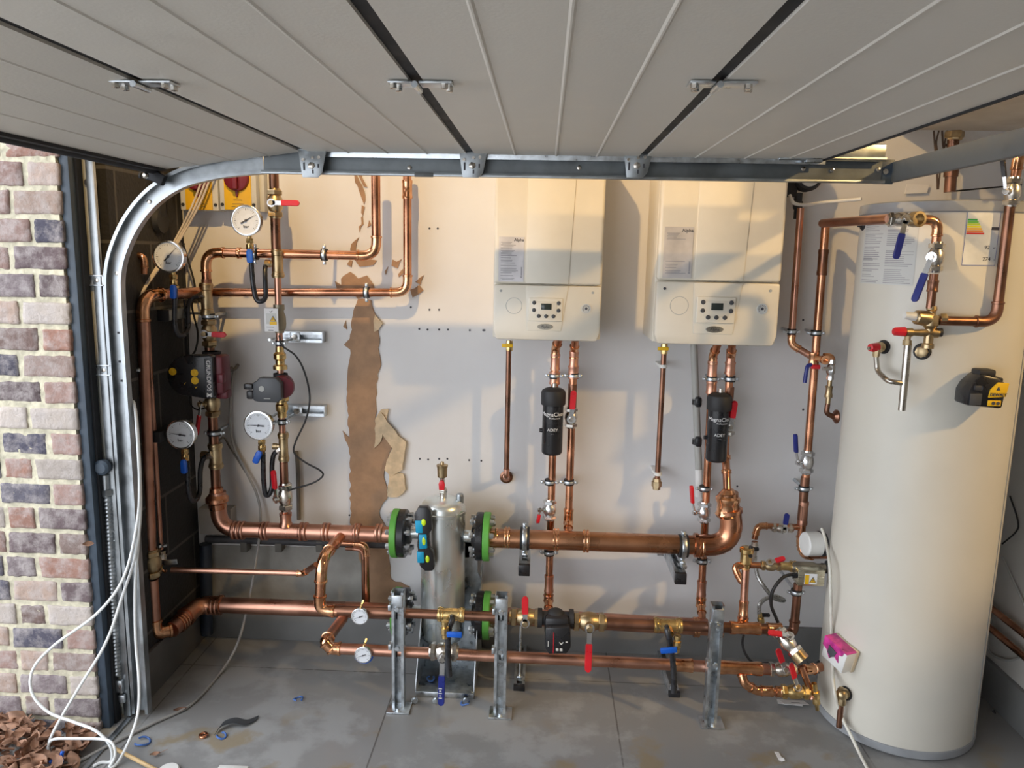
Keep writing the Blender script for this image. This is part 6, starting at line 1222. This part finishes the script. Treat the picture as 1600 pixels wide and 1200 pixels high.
t = onfloor('wooden_stick', 'tan wooden stick lying over the threshold', 'stick', 176, 1168, z=.03); b = PZ(250, 1206, .008)-t.o; m = MB(); m.tube([(0, 0, 0), b*1.1], .0065, 10); m.done('stick', WOOD, t.e)
# leaves
LF = [mat('leaf_a', (.34, .19, .12), .75, var=.3, scale=40), mat('leaf_b', (.50, .31, .19), .75, var=.3, scale=40), mat('leaf_c', (.20, .11, .075), .8, var=.3, scale=40), mat('leaf_d', (.58, .48, .38), .7, var=.2, scale=40)]
def leaf(m, c, s, rz, rx, ry, cup):
    R_ = Euler((rx, ry, rz)).to_matrix(); g = []
    for i in range(5):
        x = -1+i*.5; hw = max(.04, (1-x*x)*.55+random.uniform(-.08, .08)); row = []
        for j in (-1, -.5, 0, .5, 1):
            z = cup*(j*j)*.5+cup*.4*x*x+random.uniform(-.05, .05); row.append(m._v(Vector(c)+R_ @ Vector((x*s, j*hw*s, z*s))))
        g.append(row)
    for i in range(4):
        for j in range(4): m.bm.faces.new((g[i][j], g[i+1][j], g[i+1][j+1], g[i][j+1]))
m = MB(); random.seed(11); base = PZ(70, 1170); 
for i in range(300):
    px = random.uniform(-40, 175); lim = 1105+max(0, px-20)*.30; py = random.uniform(lim+12, 1240); h = max(0, .055*(1-abs(px-40)/150))*random.random()
    if py < 1143 and px > 120: continue
    q = PZ(px, py); 
    if q.y > YP-.03: q.y = YP-.03-random.random()*.05
    if q.x > -1.50: continue
    m.mi = random.choice((0, 0, 1, 1, 2, 3)); leaf(m, (q.x, q.y, h+.016), random.uniform(.018, .042), random.uniform(0, 6.3), random.uniform(-.6, .6), random.uniform(-.6, .6), random.uniform(-.5, .9))
o = m.done('leaf_litter', LF, None, ang=60); o['kind'] = 'stuff'; o['label'] = 'heap of dry brown leaves at the foot of the brick pier'; o['category'] = 'leaves'
for lb, px, py, s in (('small dry leaf with a stalk alone on the floor tile', 242, 1182, .016), ('dark curled leaf lying by the grey cable near the track foot', 281, 1113, .022), ('dry leaf caught on the door frame post half way up', 138, 853, .018)):
    t = T('dry_leaf', lb, 'leaf', px, py, 0, at=(PZ(px, py) if py > 900 else P(px, py, .73))); m = MB(); leaf(m, (0, 0, .008), s, .6, .1 if py > 900 else 1.2, .1, .4)
    if s == .016: m.tube([(.012, .008, .008), (.032, .024, .012)], .0008, 6)
    m.done('leaf', LF[0 if s != .022 else 2], t.e)
t = onfloor('blue_ring', 'torn blue plastic piece lying in the leaf heap', 'ring', 92, 1192, z=.03); m = MB(); m.tube(smooth_pts([(-.03, 0, 0), (-.01, .01, .012), (.01, 0, .005), (.012, .0, .03), (.014, .004, .04)], 5), .006, 8); m.done('piece', BLU, t.e)
# white cord over the cylinder
CP = [(1279, 826), (1288, 842), (1294, 870), (1297, 910), (1298, 960), (1297, 1000), (1299, 1040), (1304, 1080), (1314, 1115), (1330, 1150)]
cable('white_cable', 'white flex running down the front of the cylinder past the pink wrapped box', [surf(1284, 826, .02), surf(1290, 845, .02), surf(1296, 880, .035), surf(1298, 930, .035), surf(1299, 985, .012), surf(1300, 1020, .012), surf(1301, 1045, .014), surf(1304, 1080, .06), surf(1313, 1115, .03), surf(1330, 1150, .04), PZ(1352, 1195, .006), PZ(1380, 1240, .006)], .0055, mat('warm_white_cable', (.70, .68, .60), .45))
